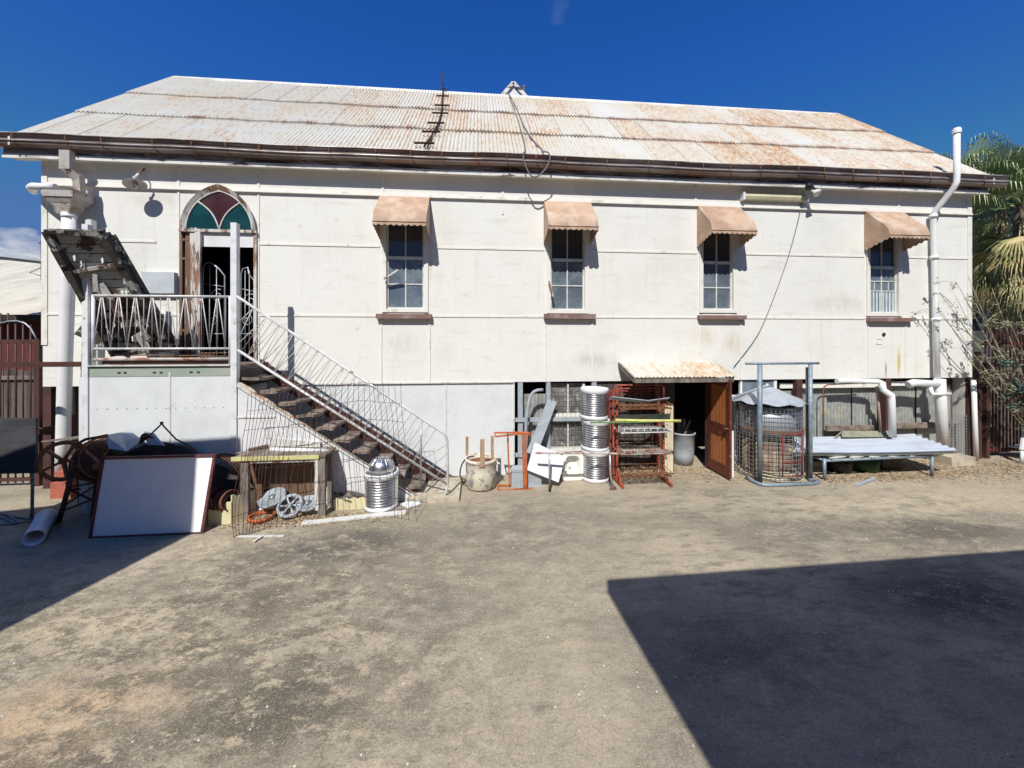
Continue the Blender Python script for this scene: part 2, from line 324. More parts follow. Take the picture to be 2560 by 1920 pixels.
def roof_material(name, grad=True):
    m = bpy.data.materials.new(name); m.use_nodes = True; n = m.node_tree.nodes; l = m.node_tree.links
    b = n['Principled BSDF']; b.inputs['Roughness'].default_value = .55; b.inputs['Metallic'].default_value = .1
    tc = n.new('ShaderNodeTexCoord'); sp = n.new('ShaderNodeSeparateXYZ'); l.new(tc.outputs['Object'], sp.inputs[0])
    def ma(op, a, bb=None, c=None):
        q = n.new('ShaderNodeMath'); q.operation = op
        for i, x in enumerate((a, bb, c)):
            if x is None: continue
            if isinstance(x, (int, float)): q.inputs[i].default_value = x
            else: l.new(x, q.inputs[i])
        return q.outputs[0]
    def rng(a, lo, hi, t0=0, t1=1):
        q = n.new('ShaderNodeMapRange'); q.inputs[1].default_value = lo; q.inputs[2].default_value = hi; q.inputs[3].default_value = t0; q.inputs[4].default_value = t1; l.new(a, q.inputs[0]); return q.outputs[0]
    def nz(sc, st, d=6):
        mp = n.new('ShaderNodeMapping'); mp.inputs['Scale'].default_value = st; l.new(tc.outputs['Object'], mp.inputs[0])
        t = n.new('ShaderNodeTexNoise'); t.inputs['Scale'].default_value = sc; t.inputs['Detail'].default_value = d; t.inputs['Roughness'].default_value = .65; l.new(mp.outputs[0], t.inputs[0]); return t.outputs[0]
    def mix(f, a, c):
        q = n.new('ShaderNodeMix'); q.data_type = 'RGBA'; l.new(f, q.inputs[0])
        for i, x in ((6, a), (7, c)):
            if isinstance(x, tuple): q.inputs[i].default_value = (*x, 1)
            else: l.new(x, q.inputs[i])
        return q.outputs[2]
    x, y = sp.outputs[0], sp.outputs[1]       # object origin = world x 0, y 0
    row = ma('ADD', ma('GREATER_THAN', y, 8.11), ma('GREATER_THAN', y, 9.2))
    cell = ma('FLOOR', ma('MULTIPLY_ADD', row, .37, ma('MULTIPLY', x, 1.47)))
    cv = n.new('ShaderNodeCombineXYZ'); l.new(cell, cv.inputs[0]); l.new(row, cv.inputs[1])
    wn = n.new('ShaderNodeTexWhiteNoise'); l.new(cv.outputs[0], wn.inputs[0]); rnd = wn.outputs[0]
    sc2 = n.new('ShaderNodeSeparateColor'); l.new(wn.outputs[1], sc2.inputs[0])
    base = mix(rng(nz(.8, (1,1,1)), .35, .65), (.60,.595,.55), (.58,.535,.43))
    base = mix(ma('MULTIPLY', rng(rnd, .3, 1, 0, .7), ma('MULTIPLY_ADD', rng(x, -7, 8, 0, 1), .7, .3)), base, (.60,.51,.34))
    base = mix(rng(sc2.outputs[0], .80, .98, 0, .55), base, (.61,.63,.61))
    g = rng(x, -7, 8, 0, 1)
    # crest rust: dashes along each corrugation
    crest = ma('MULTIPLY_ADD', ma('COSINE', ma('MULTIPLY', x, 2*math.pi/.0762)), .5, .5)
    dash = nz(7, (2.6, .7, .7), 7)
    amount = ma('MULTIPLY_ADD', g, .13, ma('ADD', ma('MULTIPLY', ma('MULTIPLY', rnd, ma('MULTIPLY_ADD', g, .7, .3)), .20), ma('MULTIPLY', rng(nz(.9, (1,.6,.6), 3), .35, .65), .09)))
    th = ma('ADD', dash, ma('ADD', amount, ma('MULTIPLY', crest, .12)))
    f1 = rng(th, .74, .95, 0, .9)
    c = mix(f1, base, (.50,.25,.10))
    f2 = rng(ma('ADD', nz(26, (1,.5,.5), 5), ma('MULTIPLY', amount, .8)), .74, .92, 0, .8)
    c = mix(f2, c, (.30,.135,.06))
    dx_ = ma('ABSOLUTE', ma('SUBTRACT', ma('FRACT', ma('DIVIDE', x, .1524)), .5)); dy_ = ma('FRACT', ma('DIVIDE', y, .27))
    dots = ma('MULTIPLY', rng(dx_, .17, .06), ma('MULTIPLY', rng(dy_, .45, .1), rng(dy_, .0, .08)))
    dots = ma('MULTIPLY', dots, ma('MULTIPLY', rng(nz(2.5, (1,1,1), 6), .40, .56), ma('MULTIPLY_ADD', g, .65, .25)))
    c = mix(dots, c, (.33,.16,.08))
    # lap lines stained
    for yy in (8.11, 9.2):
        dd = ma('ABSOLUTE', ma('SUBTRACT', y, yy)); f = ma('MULTIPLY', rng(dd, .10, 0), rng(ma('ADD', nz(3, (1,.2,.2), 5), ma('MULTIPLY', g, .12)), .5, .66, 0, .8)); c = mix(f, c, (.25,.12,.07))
    # seams
    fr = ma('FRACT', ma('MULTIPLY_ADD', row, .37, ma('MULTIPLY', x, 1.47))); c = mix(rng(fr, .03, .0, 0, .7), c, (.2,.17,.14))
    l.new(c, b.inputs['Base Color']); return m
roofm = roof_material('rusty_corrugated_roof')

def ground_material():
    m = bpy.data.materials.new('stained_concrete'); m.use_nodes = True; n = m.node_tree.nodes; l = m.node_tree.links
    b = n['Principled BSDF']; b.inputs['Roughness'].default_value = .9; b.inputs['Specular IOR Level'].default_value = .2
    tc = n.new('ShaderNodeTexCoord')
    def nz(sc, st=(1,1,1), d=8, rot=0, loc=(0,0,0), dist=0, ro=.6):
        mp = n.new('ShaderNodeMapping'); mp.inputs['Scale'].default_value = st; mp.inputs['Rotation'].default_value = (0,0,rot); mp.inputs['Location'].default_value = loc; l.new(tc.outputs['Object'], mp.inputs[0])
        t = n.new('ShaderNodeTexNoise'); t.inputs['Scale'].default_value = sc; t.inputs['Detail'].default_value = d; t.inputs['Roughness'].default_value = ro; t.inputs['Distortion'].default_value = dist; l.new(mp.outputs[0], t.inputs[0]); return t.outputs[0]
    def rng(a, lo, hi, t0=0, t1=1):
        q = n.new('ShaderNodeMapRange'); q.inputs[1].default_value = lo; q.inputs[2].default_value = hi; q.inputs[3].default_value = t0; q.inputs[4].default_value = t1; l.new(a, q.inputs[0]); return q.outputs[0]
    def mix(f, a, c, mode='MIX'):
        q = n.new('ShaderNodeMix'); q.data_type = 'RGBA'; q.blend_type = mode
        if isinstance(f, float): q.inputs[0].default_value = f
        else: l.new(f, q.inputs[0])
        for i, x in ((6, a), (7, c)):
            if isinstance(x, tuple): q.inputs[i].default_value = (*x, 1)
            else: l.new(x, q.inputs[i])
        return q.outputs[2]
    def mul(a, bb):
        q = n.new('ShaderNodeMath'); q.operation = 'MULTIPLY'; l.new(a, q.inputs[0]); l.new(bb, q.inputs[1]); return q.outputs[0]
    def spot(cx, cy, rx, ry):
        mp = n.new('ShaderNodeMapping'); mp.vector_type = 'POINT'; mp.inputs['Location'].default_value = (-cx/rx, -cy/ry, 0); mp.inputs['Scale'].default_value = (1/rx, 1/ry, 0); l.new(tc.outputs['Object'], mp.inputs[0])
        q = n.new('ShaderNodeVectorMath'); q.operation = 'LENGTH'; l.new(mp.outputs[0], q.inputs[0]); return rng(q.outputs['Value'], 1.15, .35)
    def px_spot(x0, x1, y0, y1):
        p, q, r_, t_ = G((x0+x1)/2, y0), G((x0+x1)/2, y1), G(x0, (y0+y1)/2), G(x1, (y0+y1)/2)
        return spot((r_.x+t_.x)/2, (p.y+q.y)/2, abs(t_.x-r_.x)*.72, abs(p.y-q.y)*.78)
    c = mix(rng(nz(.9), .35, .68), (.455,.385,.275), (.335,.285,.205))
    c = mix(rng(nz(2.1, (1,2.0,1), rot=.15, loc=(3,1,0)), .5, .72, 0, .6), c, (.47,.39,.28))
    c = mix(rng(nz(.55, (1,1.5,1), loc=(7,2,0), dist=.6), .5, .66, 0, .6), c, (.17,.15,.115))
    c = mix(rng(nz(1.7, (1,2.0,1), rot=-.1, loc=(1,9,0), d=10, ro=.7), .54, .68, 0, .7), c, (.14,.122,.095))
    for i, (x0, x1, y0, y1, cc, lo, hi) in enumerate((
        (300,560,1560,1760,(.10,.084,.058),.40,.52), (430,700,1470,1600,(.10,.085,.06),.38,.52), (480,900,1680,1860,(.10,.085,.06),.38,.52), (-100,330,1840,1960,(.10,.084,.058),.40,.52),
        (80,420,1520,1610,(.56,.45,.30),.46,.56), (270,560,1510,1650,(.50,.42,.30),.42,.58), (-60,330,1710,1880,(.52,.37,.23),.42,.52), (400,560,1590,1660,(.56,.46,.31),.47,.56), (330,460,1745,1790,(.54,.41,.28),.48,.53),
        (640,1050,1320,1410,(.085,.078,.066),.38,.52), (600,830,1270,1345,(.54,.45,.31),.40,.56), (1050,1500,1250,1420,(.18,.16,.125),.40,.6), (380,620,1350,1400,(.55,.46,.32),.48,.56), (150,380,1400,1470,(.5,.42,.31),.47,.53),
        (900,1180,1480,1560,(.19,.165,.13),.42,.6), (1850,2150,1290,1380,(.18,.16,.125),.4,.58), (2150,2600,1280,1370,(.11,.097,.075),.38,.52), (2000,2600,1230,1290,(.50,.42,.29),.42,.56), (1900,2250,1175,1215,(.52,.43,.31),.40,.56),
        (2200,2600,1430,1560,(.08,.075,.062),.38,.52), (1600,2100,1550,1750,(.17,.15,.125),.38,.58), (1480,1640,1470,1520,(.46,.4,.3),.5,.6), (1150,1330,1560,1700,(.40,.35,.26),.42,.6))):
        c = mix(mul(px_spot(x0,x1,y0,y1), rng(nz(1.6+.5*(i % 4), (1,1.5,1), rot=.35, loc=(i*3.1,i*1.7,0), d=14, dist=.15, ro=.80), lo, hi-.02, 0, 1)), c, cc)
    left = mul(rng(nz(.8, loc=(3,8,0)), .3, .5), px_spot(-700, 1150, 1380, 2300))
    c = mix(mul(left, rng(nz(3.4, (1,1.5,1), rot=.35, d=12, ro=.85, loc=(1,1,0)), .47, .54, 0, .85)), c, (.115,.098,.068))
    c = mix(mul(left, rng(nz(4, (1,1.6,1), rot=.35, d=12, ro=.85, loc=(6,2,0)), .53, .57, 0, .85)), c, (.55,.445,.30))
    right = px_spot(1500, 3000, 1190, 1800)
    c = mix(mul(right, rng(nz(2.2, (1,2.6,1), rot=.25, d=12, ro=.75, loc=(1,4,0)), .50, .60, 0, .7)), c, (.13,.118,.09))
    # litter dust by the wall
    c = mix(mul(spot(6,7.9,7,1.5), rng(nz(5, loc=(5,5,0)), .42, .6, 0, .8)), c, (.42,.33,.22))
    # grit
    c = mix(rng(nz(9, (1,1.3,1), d=10, ro=.95), .50, .56, 0, .38), c, (.15,.135,.105))
    c = mix(rng(nz(28, d=6, ro=.95, loc=(2,0,0)), .53, .60, 0, .45), c, (.11,.10,.08))
    c = mix(rng(nz(60, d=4, ro=.9), .52, .64, 0, .65), c, (.10,.09,.072))
    c = mix(rng(nz(70, d=3, ro=.9, loc=(4,0,0)), .55, .66, 0, .6), c, (.62,.56,.45))
    c = mix(rng(nz(24, d=6, ro=.95, loc=(5,8,0)), .56, .62, 0, .5), c, (.52,.46,.36))
    c = mix(rng(nz(3.3, (1,1.8,1), loc=(1,7,0), d=9, ro=.8), .56, .62, 0, .45), c, (.44,.385,.29))
    # crack
    sp = n.new('ShaderNodeSeparateXYZ'); l.new(tc.outputs['Object'], sp.inputs[0])
    def ma(op, a, bb, c=None):
        q = n.new('ShaderNodeMath'); q.operation = op
        for i, x in enumerate((a, bb, c)):
            if x is None: continue
            if isinstance(x, (int, float)): q.inputs[i].default_value = x
            else: l.new(x, q.inputs[i])
        return q.outputs[0]
    for (kx, c0, lo, hi, am) in ((.137, -1.333, 2.0, 4.3, .35), (-.55, 6.2, 3.8, 6.4, .4)):
        dd = ma('ABSOLUTE', ma('ADD', ma('SUBTRACT', sp.outputs[0], ma('MULTIPLY_ADD', sp.outputs[1], kx, c0)), ma('MULTIPLY', ma('SUBTRACT', nz(2.2, d=9, ro=.7), .5), am)), 0)
        msk = mul(rng(sp.outputs[1], lo, lo+.3), rng(sp.outputs[1], hi, hi-.6))
        c = mix(mul(mul(rng(dd, .004, .001), msk), rng(nz(6, loc=(3,3,0)), .4, .55, .2, .8)), c, (.06,.052,.042))
    l.new(c, b.inputs['Base Color'])
    bp = n.new('ShaderNodeBump'); bp.inputs['Strength'].default_value = .5; bp.inputs['Distance'].default_value = .01; l.new(nz(35, d=6, ro=.75), bp.inputs['Height']); l.new(bp.outputs[0], b.inputs['Normal'])
    return m
groundm = ground_material()

# ------------------------------------------------------------------ ground
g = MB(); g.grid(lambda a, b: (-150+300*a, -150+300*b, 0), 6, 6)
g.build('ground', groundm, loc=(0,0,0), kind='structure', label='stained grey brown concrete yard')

# ------------------------------------------------------------------ the hall
XL, XR = X(107), X(2427)
ZB = 1.775; ZT = 5.9
hall = thing('hall', 'long cream fibro hall raised on stumps under a rusty corrugated gable roof', 'building', (0, 0, 0))
DZ = 2.19
wins = [  # x0, x1, meeting rail, bar, bottom, sill x0, x1, sill y0, y1
    (960,1066,643,709,775, 943,1080,784,796), (1371,1467,648.5,713,778, 1359,1486,784,796),
    (1751.5,1837,655,718,777, 1742.6,1858.5,787.5,798), (2168.5,2249,667.5,726.5,785.5, 2164.5,2273,793.6,803)]
holes = [(X(452), X(645), DZ-.05, Z(550,578))] + [(X(w[0]), X(w[1]), Z(w[0],w[4]+6), 4.85) for w in wins]
mb = MB(); xs = XL; T = .06
for (a, b, z0, z1) in holes:
    mb.box(xs, a, W, W+T, ZB, ZT); mb.box(a, b, W, W+T, ZB, z0); mb.box(a, b, W, W+T, z1, ZT); xs = b
mb.box(xs, XR, W, W+T, ZB, ZT)
wallo = mb.build('front_wall', cream, hall)
YR, ZR, YE, ZE = 10.52, 9.275, 7.06, 5.945
YB = 2*YR - W
mb = MB()
for x in (XL, XR-.06):
    mb.prism([(x,W+T,0 if x > 0 else 1.2),(x,YB,0 if x > 0 else 1.2),(x,YB,ZT),(x,YR,ZR-.12),(x,W+T,ZT)], (.06,0,0))
mb.box(XL+.06, XR-.06, YB-.06, YB, 0, ZT)
mb.each('end_wall', cream, hall)
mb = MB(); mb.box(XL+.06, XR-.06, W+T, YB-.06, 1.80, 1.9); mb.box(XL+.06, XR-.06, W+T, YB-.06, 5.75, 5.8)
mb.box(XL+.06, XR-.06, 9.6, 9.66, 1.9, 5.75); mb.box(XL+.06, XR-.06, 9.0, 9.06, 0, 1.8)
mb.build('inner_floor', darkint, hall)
# cover strips
mb = MB()
def hstrip(zc, h, p, xa=XL, xb=XR): mb.box(xa, xb, W-p, W-.0005, zc-h/2, zc+h/2)
hstrip(4.335, .035, .012, XL, X(391)); hstrip(4.335, .035, .012, X(647), X(950)); hstrip(4.335,.035,.012,X(1076),X(1360)); hstrip(4.335,.035,.012,X(1478),X(1742)); hstrip(4.335,.035,.012,X(1846),X(2160)); hstrip(4.335,.035,.012,X(2258),XR-.09)
hstrip(3.036, .035, .012, XL+.02, X(452)); hstrip(3.036,.035,.012,X(647),X(950)); hstrip(3.036,.035,.012,X(1078),X(1360)); hstrip(3.036,.035,.012,X(1478),X(1742)); hstrip(3.036,.035,.012,X(1846),X(2162)); hstrip(3.036,.035,.012,X(2260),XR)
for px in (391+56, 647, 957, 1257, 1739, 2246):   # short verticals under the eave
    x = X(px); mb.box(x-.02, x+.02, W-.014, W-.0005, 5.32, ZT)
for px, z0, z1 in ((447,DZ-.3,5.26),(647,ZB,5.26),(953,4.5,5.26),(953,ZB,2.98),(1074,ZB,2.98),(1364,ZB,2.98),(1480,ZB,2.98),(1748,ZB,2.98),(1852,ZB,2.98),(2170,ZB,2.98),(2263,ZB,2.98),(1257,5.0,5.1)):
    x = X(px); mb.box(x-.016, x+.016, W-.0135, W-.0005, z0, z1)
mb.box(XL-.01, XL+.08, W-.016, W-.0005, 2.5, ZT); mb.box(XR-.09, XR+.01, W-.016, W-.0005, ZB, ZT)
mb.each('cover_strip', cream2, hall)
mb = MB(); mb.box(XL, XR, W-.045, W-.0005, 5.265, 5.285); mb.box(XL, XR, W-.025, W-.0006, 5.285, 5.33); mb.build('frieze_moulding', cream2, hall)
# drip ledge + dark bottom edge
mb = MB(); mb.box(X(592), X(1285), W-.02, W-.0005, ZB-.012, ZB+.012); mb.build('bottom_bead', leadw, hall)
# fascia and soffit
mb = MB(); mb.box(XL-.42, XR+.14, W-.20, W-.17, 5.655, 5.73); mb.build('fascia_board', flakewhite, hall)
mb = MB(); mb.box(XL-.40, XR+.12, W-.197, W-.172, 5.731, 5.93); mb.build('upper_fascia', rotten, hall)
mb = MB(); mb.box(XL-.40, XR+.12, W-.17, W+.02, 5.70, 5.72); mb.build('soffit', cream2, hall)
# gutter
mb = MB(); xa, xb = XL-.62, XR+.42
prof = [(W-.195,5.86),(W-.195,5.80),(W-.27,5.80),(W-.315,5.83),(W-.325,5.885),(W-.30,5.91),(W-.305,5.96),(W-.335,5.985),(W-.335,6.005),(W-.322,6.005),(W-.322,5.99),(W-.29,5.96),(W-.285,5.90),(W-.31,5.88),(W-.30,5.84),(W-.265,5.812),(W-.207,5.812),(W-.207,5.86)]
ns = 60
def gz(x): return .009*math.sin(x*.9+1)+.006*math.sin(x*2.3)
vs = []; fs = []; k = len(prof)
for i in range(ns+1):
    x = xa+(xb-xa)*i/ns
    for (y, z) in prof: vs.append((x, y, z+gz(x)))
for i in range(ns):
    for j in range(k): fs.append((i*k+j, i*k+(j+1) % k, (i+1)*k+(j+1) % k, (i+1)*k+j))
fs += [tuple(range(k)), tuple(range(ns*k+k-1, ns*k-1, -1))]
mb.add(vs, fs)
gut = mb.build('gutter', gutterm, hall)
mb = MB(); x = xa+.5; i = 0
while x < xb-.2:
    mb.tube([(x, W-.345, 6.01+gz(x)), (x, W-.335, 5.9+gz(x)), (x+.03, W-.32, 5.82+gz(x)), (x+.10, W-.2, 5.77)], .007, 5)
    x += random.choice((.55, .8, .62))
mb.each('gutter_bracket', rust, gut)
m = MB(); m.tube([(xa+(xb-xa)*i/60, W-.33, 5.885+gz(xa+(xb-xa)*i/60)) for i in range(61)], .013, 6); m.tube([(xa+(xb-xa)*i/60, W-.345, 6.0+gz(xa+(xb-xa)*i/60)) for i in range(61)], .010, 6); m.each('bead', mat('worn_lit_bead', (.60,.56,.53), (.20,.15,.13), 3, (.42,.58), rough=.4, metal=.4, st=(.4,1,1)), gut)  # beads paler than the gutter: its sunlit lines put into their colour
# roof
roof = MB(); RX0, RX1 = -7.72, 10.66
sl_ = (ZR-ZE)/(YR-YE)
nrm = V((0,-sl_,1)).normalized()
for r_, (y0, y1) in enumerate(((7.075,8.2),(8.11,9.3),(9.2,10.5))):
    lift = .010*r_
    o = V((RX0, y0, ZE+(y0-YE)*sl_)) + nrm*(.012+lift); e = V((RX1, y0, o.z)); t = V((RX0, y1, ZE+(y1-YE)*sl_)) + nrm*(.0+.010*r_)
    roof.corr(o, (RX1-RX0,0,0), t-o, pitch=.0762, amp=.015, nrm=nrm, nv=2, warp=lambda a, b: V((0,0,.006*math.sin(a*60)+.004*math.sin(a*171))), seg=8)
roof.add([(RX0,YR,ZR-.01),(RX1,YR,ZR-.01),(RX1,2*YR-YE,ZE),(RX0,2*YR-YE,ZE)], [(0,1,2,3)])
roofo = roof.build('roof', roofm, hall)
mb = MB()
def ridge(x0, x1):
    mb.prism([(x0,YR-.16,ZR-.135),(x0,YR-.015,ZR+.03),(x0,YR+.015,ZR+.03),(x0,YR+.16,ZR-.135),(x0,YR,ZR+.005)], (x1-x0,0,0))
x = RX0
while x < RX1-.1:
    ridge(x, min(x+1.83, RX1)); x += 1.835
mb.build('ridge_cap', cream2, roofo)
mb = MB()
for xx in (RX0-.02, RX1-.01):
    mb.prism([(xx,YE,ZE-.13),(xx,YE,ZE+.012),(xx,YR,ZR+.012),(xx,YR,ZR-.13)], (.03,0,0))
mb.each('barge_board', flakewhite, roofo)
# rear gable peeping over the ridge
a = P(1259, 236, 11.2); b = P(1309, 236, 11.2); c = P(1283, 210, 11.2)
mb = MB(); mb.prism([a+V((0,0,-.6)), b+V((0,0,-.6)), b, c, a], (0,1.2,0)); gb = mb.build('rear_gable', whitesheet, hall)
mb = MB(); mb.beam(a+V((-.08,-.04,-.10)), c+V((0,-.04,.02)), .10, .04, (0,1,0)); mb.beam(b+V((.08,-.04,-.10)), c+V((0,-.04,.02)), .10, .04, (0,1,0)); mb.each('gable_trim', flakewhite, gb)
f = P(1310, 236, 11.4); mb = MB(); mb.lathe(f+V((0,0,-.1)), [(.03,0),(.03,.15),(.05,.17),(.02,.22),(.045,.28),(.05,.32),(.03,.37),(0,.39)], n=10); mb.build('finial', greywood, gb)

# windows
def window(i, w, lab):
    x0, x1 = X(w[0]), X(w[1]); zb = Z(w[0], w[4]); zt = 4.85; zm = Z(w[0], w[2]); zr = Z(w[0], w[3]); xm = (x0+x1)/2
    fr = MB(); e = .045
    for xx0, xx1 in ((x0-.035, x0+e), (x1-e, x1+.035)): fr.box(xx0, xx1, W-.025, W+.09, zb-.04, zt)
    fr.box(x0+e, x1-e, W-.02, W+.09, zb-.04, zb+.02); fr.box(x0+e, x1-e, W-.02, W+.09, zt-.05, zt)
    fr = fr.build('window', cream2, hall)
    s = MB(); a, b = x0+e, x1-e
    s.box(a, b, W+.028, W+.07, zm-.028, zm+.028); s.box(xm-.011, xm+.011, W+.035, W+.068, zm+.028, zt-.05)
    s.box(xm-.011, xm+.011, W+.04, W+.072, zb+.02, zm-.028); s.box(a, b, W+.041, W+.0725, zr-.011, zr+.011)
    for q in (a, b-.03): s.box(q, q+.03, W+.03, W+.0745, zb+.02, zt-.05)
    s.box(a+.03, b-.03, W+.03, W+.0745, zb+.02, zb+.055)
    if i == 3:
        z4 = Z(w[0], 702); s.box(a, b, W+.041, W+.0728, z4-.01, z4+.01)
        for q in (.25,.75): s.box(a+(b-a)*q-.008, a+(b-a)*q+.008, W+.041, W+.0722, zr, z4)
    s.build('sash_bars', leadw, fr)
    p = MB(); p.box(a, b, W+.055, W+.06, zm, zt-.04); p.build('upper_pane', paneup, fr)
    p = MB(); p.box(a, b, W+.055, W+.06, zb+.01, zm); p.build('lower_pane', panem, fr)
    if i == 3:
        c = MB(); c.grid(lambda u, v: (a+.03+(b-a-.06)*u, W+.0535+.004*math.sin(u*50), zb+.05+(zr-.02-zb-.05)*v + (.0 if v < 1 else .008*math.sin(u*30))), 60, 2, True); c.build('curtain', curtm, fr)
    sl = MB(); sa, sb = X(w[5]), X(w[6]); zs1, zs0 = Z(w[5], w[7], W-.1), Z(w[5], w[8], W-.1)
    sl.box(sa, sb, W-.10, W-.001, zs0, zs1-.002); sl.build('sill', sillm, fr)
    if i < 2:
        st = MB()
        if i == 0: st.beam(P(960,697,W-.08), P(996,675,W-.16), .03, .03); 
        else: st.beam(P(1372,703,W-.08), P(1383,742,W-.1), .03, .03)
        st.build('stay_stick', peel, fr)
    if lab: fr['label'] = lab
for i, w in enumerate(wins): window(i, w, ['window with a loose stick across its left side', 'window with a short stick hanging at the left jamb', 'window with tree reflections in its lowest panes', 'window with pale curtains in its lower sash'][i])

# awnings
def awning(px0, px1, pyt):
    x0, x1 = X(px0), X(px1); zt = Z(px0, pyt); zt = 5.32-.005; dep = .5
    prof = [(0, zt), (.10, zt-.12), (.22, zt-.255), (.33, zt-.36), (.415, zt-.44), (.465, zt-.52), (.49, zt-.60), (.50, zt-.655)]
    n = len(prof)
    m = MB(); vs = []; fs = []
    for x in (x0, x1):
        for (p, z) in prof: vs.append((x, W-.006-p, z))
    for j in range(n-1): fs.append((j, j+1, n+j+1, n+j))
    m.add(vs, fs, True); m.add([v+V((0,.004,-.004)) for v in map(V, vs)], [q[::-1] for q in fs], True)
    zwb = zt-.80
    for x, s in ((x0, .003), (x1, -.003)):
        m.prism([(x, W-.006-p, z) for p, z in prof] + [(x, W-.006, zwb)], (s, 0, 0))
    aw = m.build('awning', awnm, hall)
    v = MB(); zf = zt-.655; y = W-.006-.502
    def scal(fa, na):
        for k in range(na):
            for j in range(4):
                t0 = (k+j/4)/na; t1 = (k+(j+1)/4)/na
                h = lambda q: .045+.028*abs(math.sin(math.pi*q*na))
                A, B = fa(t0), fa(t1)
                v.prism([A, B, B-V((0,0,h(t1))), A-V((0,0,h(t0)))], (.0,.003,0) if abs(A.y-B.y) < 1e-6 else (.003,0,0))
    scal(lambda t: V((x0+(x1-x0)*t, y, zf)), 9)
    for x in (x0-.001, x1-.002): scal(lambda t: V((x, y+.502*t, zf+(zwb-zf)*t)), 5)
    v.tube([(x0-.005, y-.004, zf), (x1+.005, y-.004, zf)], .008, 6)
    v.build('valance', awnm, aw)
for a in ((950,1075,495),(1359,1476,500),(1742,1848,515),(2160,2256,540)): awning(*a)

# gothic fanlight over the porch door
x0, x1 = X(458), X(643); cx = (x0+x1)/2; a_ = (x1-x0)/2; zb = Z(550, 576); h_ = Z(549, 464.5)-zb
def arch(a, h, n=14):
    Rr = (a*a+h*h)/(2*a); c = a-Rr; th = math.atan2(h, -c) if c < 0 else math.atan2(h, -c)
    right = [(c+Rr*math.cos(th*k/n), Rr*math.sin(th*k/n)) for k in range(n+1)]
    return [(x, z) for x, z in right] + [(-x, z) for x, z in right[::-1][1:]]
outer = arch(a_, h_); inner = arch(a_-.075, h_-.115)
fan = MB(); n_ = len(outer)
def q3(p, y): return V((cx+p[0], y, zb+p[1]))
for k in range(n_-1):
    fan.prism([q3(outer[k], W-.09), q3(outer[k+1], W-.09), q3(inner[k+1], W-.035), q3(inner[k], W-.035)], (0,.0345,0))
fan.box(x0-.02, x1+.02, W-.08, W-.002, zb-.05, zb)
fano = fan.build('fanlight', peel, hall)
inn = arch(a_-.07, h_-.11)
ai, hi = a_-.07, h_-.11
half = [p for p in inn]                       # from right base over apex to left base
kx = [i for i, p in enumerate(inn) if p[0] < 0 and p[1] < hi*.76][0]
ptL = inn[kx]; ptR = (-ptL[0], ptL[1])
def arc(p, q, bulge, n=8):
    out = []
    for i in range(n+1):
        t = i/n; x = p[0]+(q[0]-p[0])*t; z = p[1]+(q[1]-p[1])*t; b = bulge*math.sin(math.pi*t)
        dx, dz = q[0]-p[0], q[1]-p[1]; L_ = math.hypot(dx, dz); out.append((x-dz/L_*b, z+dx/L_*b))
    return out
aL = arc(ptL, (0,0), .07); aR = [(-x, z) for x, z in aL]
def glass(pts, m, nm):
    g_ = MB(); g_.prism([q3(p, W-.028) for p in pts], (0,.008,0)); g_.build(nm, m, fano)
glass(inn[kx:] + [(0,0)] + aL[::-1][1:-1], teal, 'teal_pane')
glass([(-x, z) for x, z in inn[kx:]] + [(0,0)] + aR[::-1][1:-1], teal, 'teal_pane')
ir = [i for i, p in enumerate(inn) if p[0] > 0 and p[1] > hi*.76]
mid = [p for p in inn if abs(p[0]) <= abs(ptL[0])+1e-6 and p[1] >= ptL[1]-1e-6]
glass(mid + aL[1:] + aR[::-1][1:-1], maroon, 'maroon_pane')
tr = MB()
for A in (aL, aR): tr.tube([q3(p, W-.036) for p in A], .013, 6)
tr.tube([q3(p, W-.036) for p in inn], .012, 6); tr.build('tracery', leadw, fano)

# porch doorway remains
mb = MB(); zt = Z(550, 580)
mb.box(X(507), X(645), W-.03, W-.004, Z(550,618), zt-.003); mb.build('lintel_panel', whitesheet, hall)
mb = MB()
for px in (452, 463, 471, 479): mb.beam((X(px)+.03, W-.0-random.random()*.03, DZ), (X(px)+.03+random.uniform(-.02,.02), W-.0, zt), random.choice((.035,.05)), .05)
for pz in (600, 647, 758, 826): z = Z(470, pz); mb.box(X(454), X(482), W-.03, W+.03, z-.02, z+.02)
mb.each('stud_frame', brownwood, hall)
mb = MB(); mb.beam((X(492)+.02, W-.05, DZ), (X(489), W-.04, zt+.05), .12, .035, (0,1,0)); mb.beam((X(501)+.02, W-.09, DZ), (X(503), W-.07, zt-.03), .09, .05, (0,1,0)); mb.beam((X(641),W-.02,DZ),(X(641),W-.02,zt),.05,.06)
mb.each('door_jamb', peel, hall)
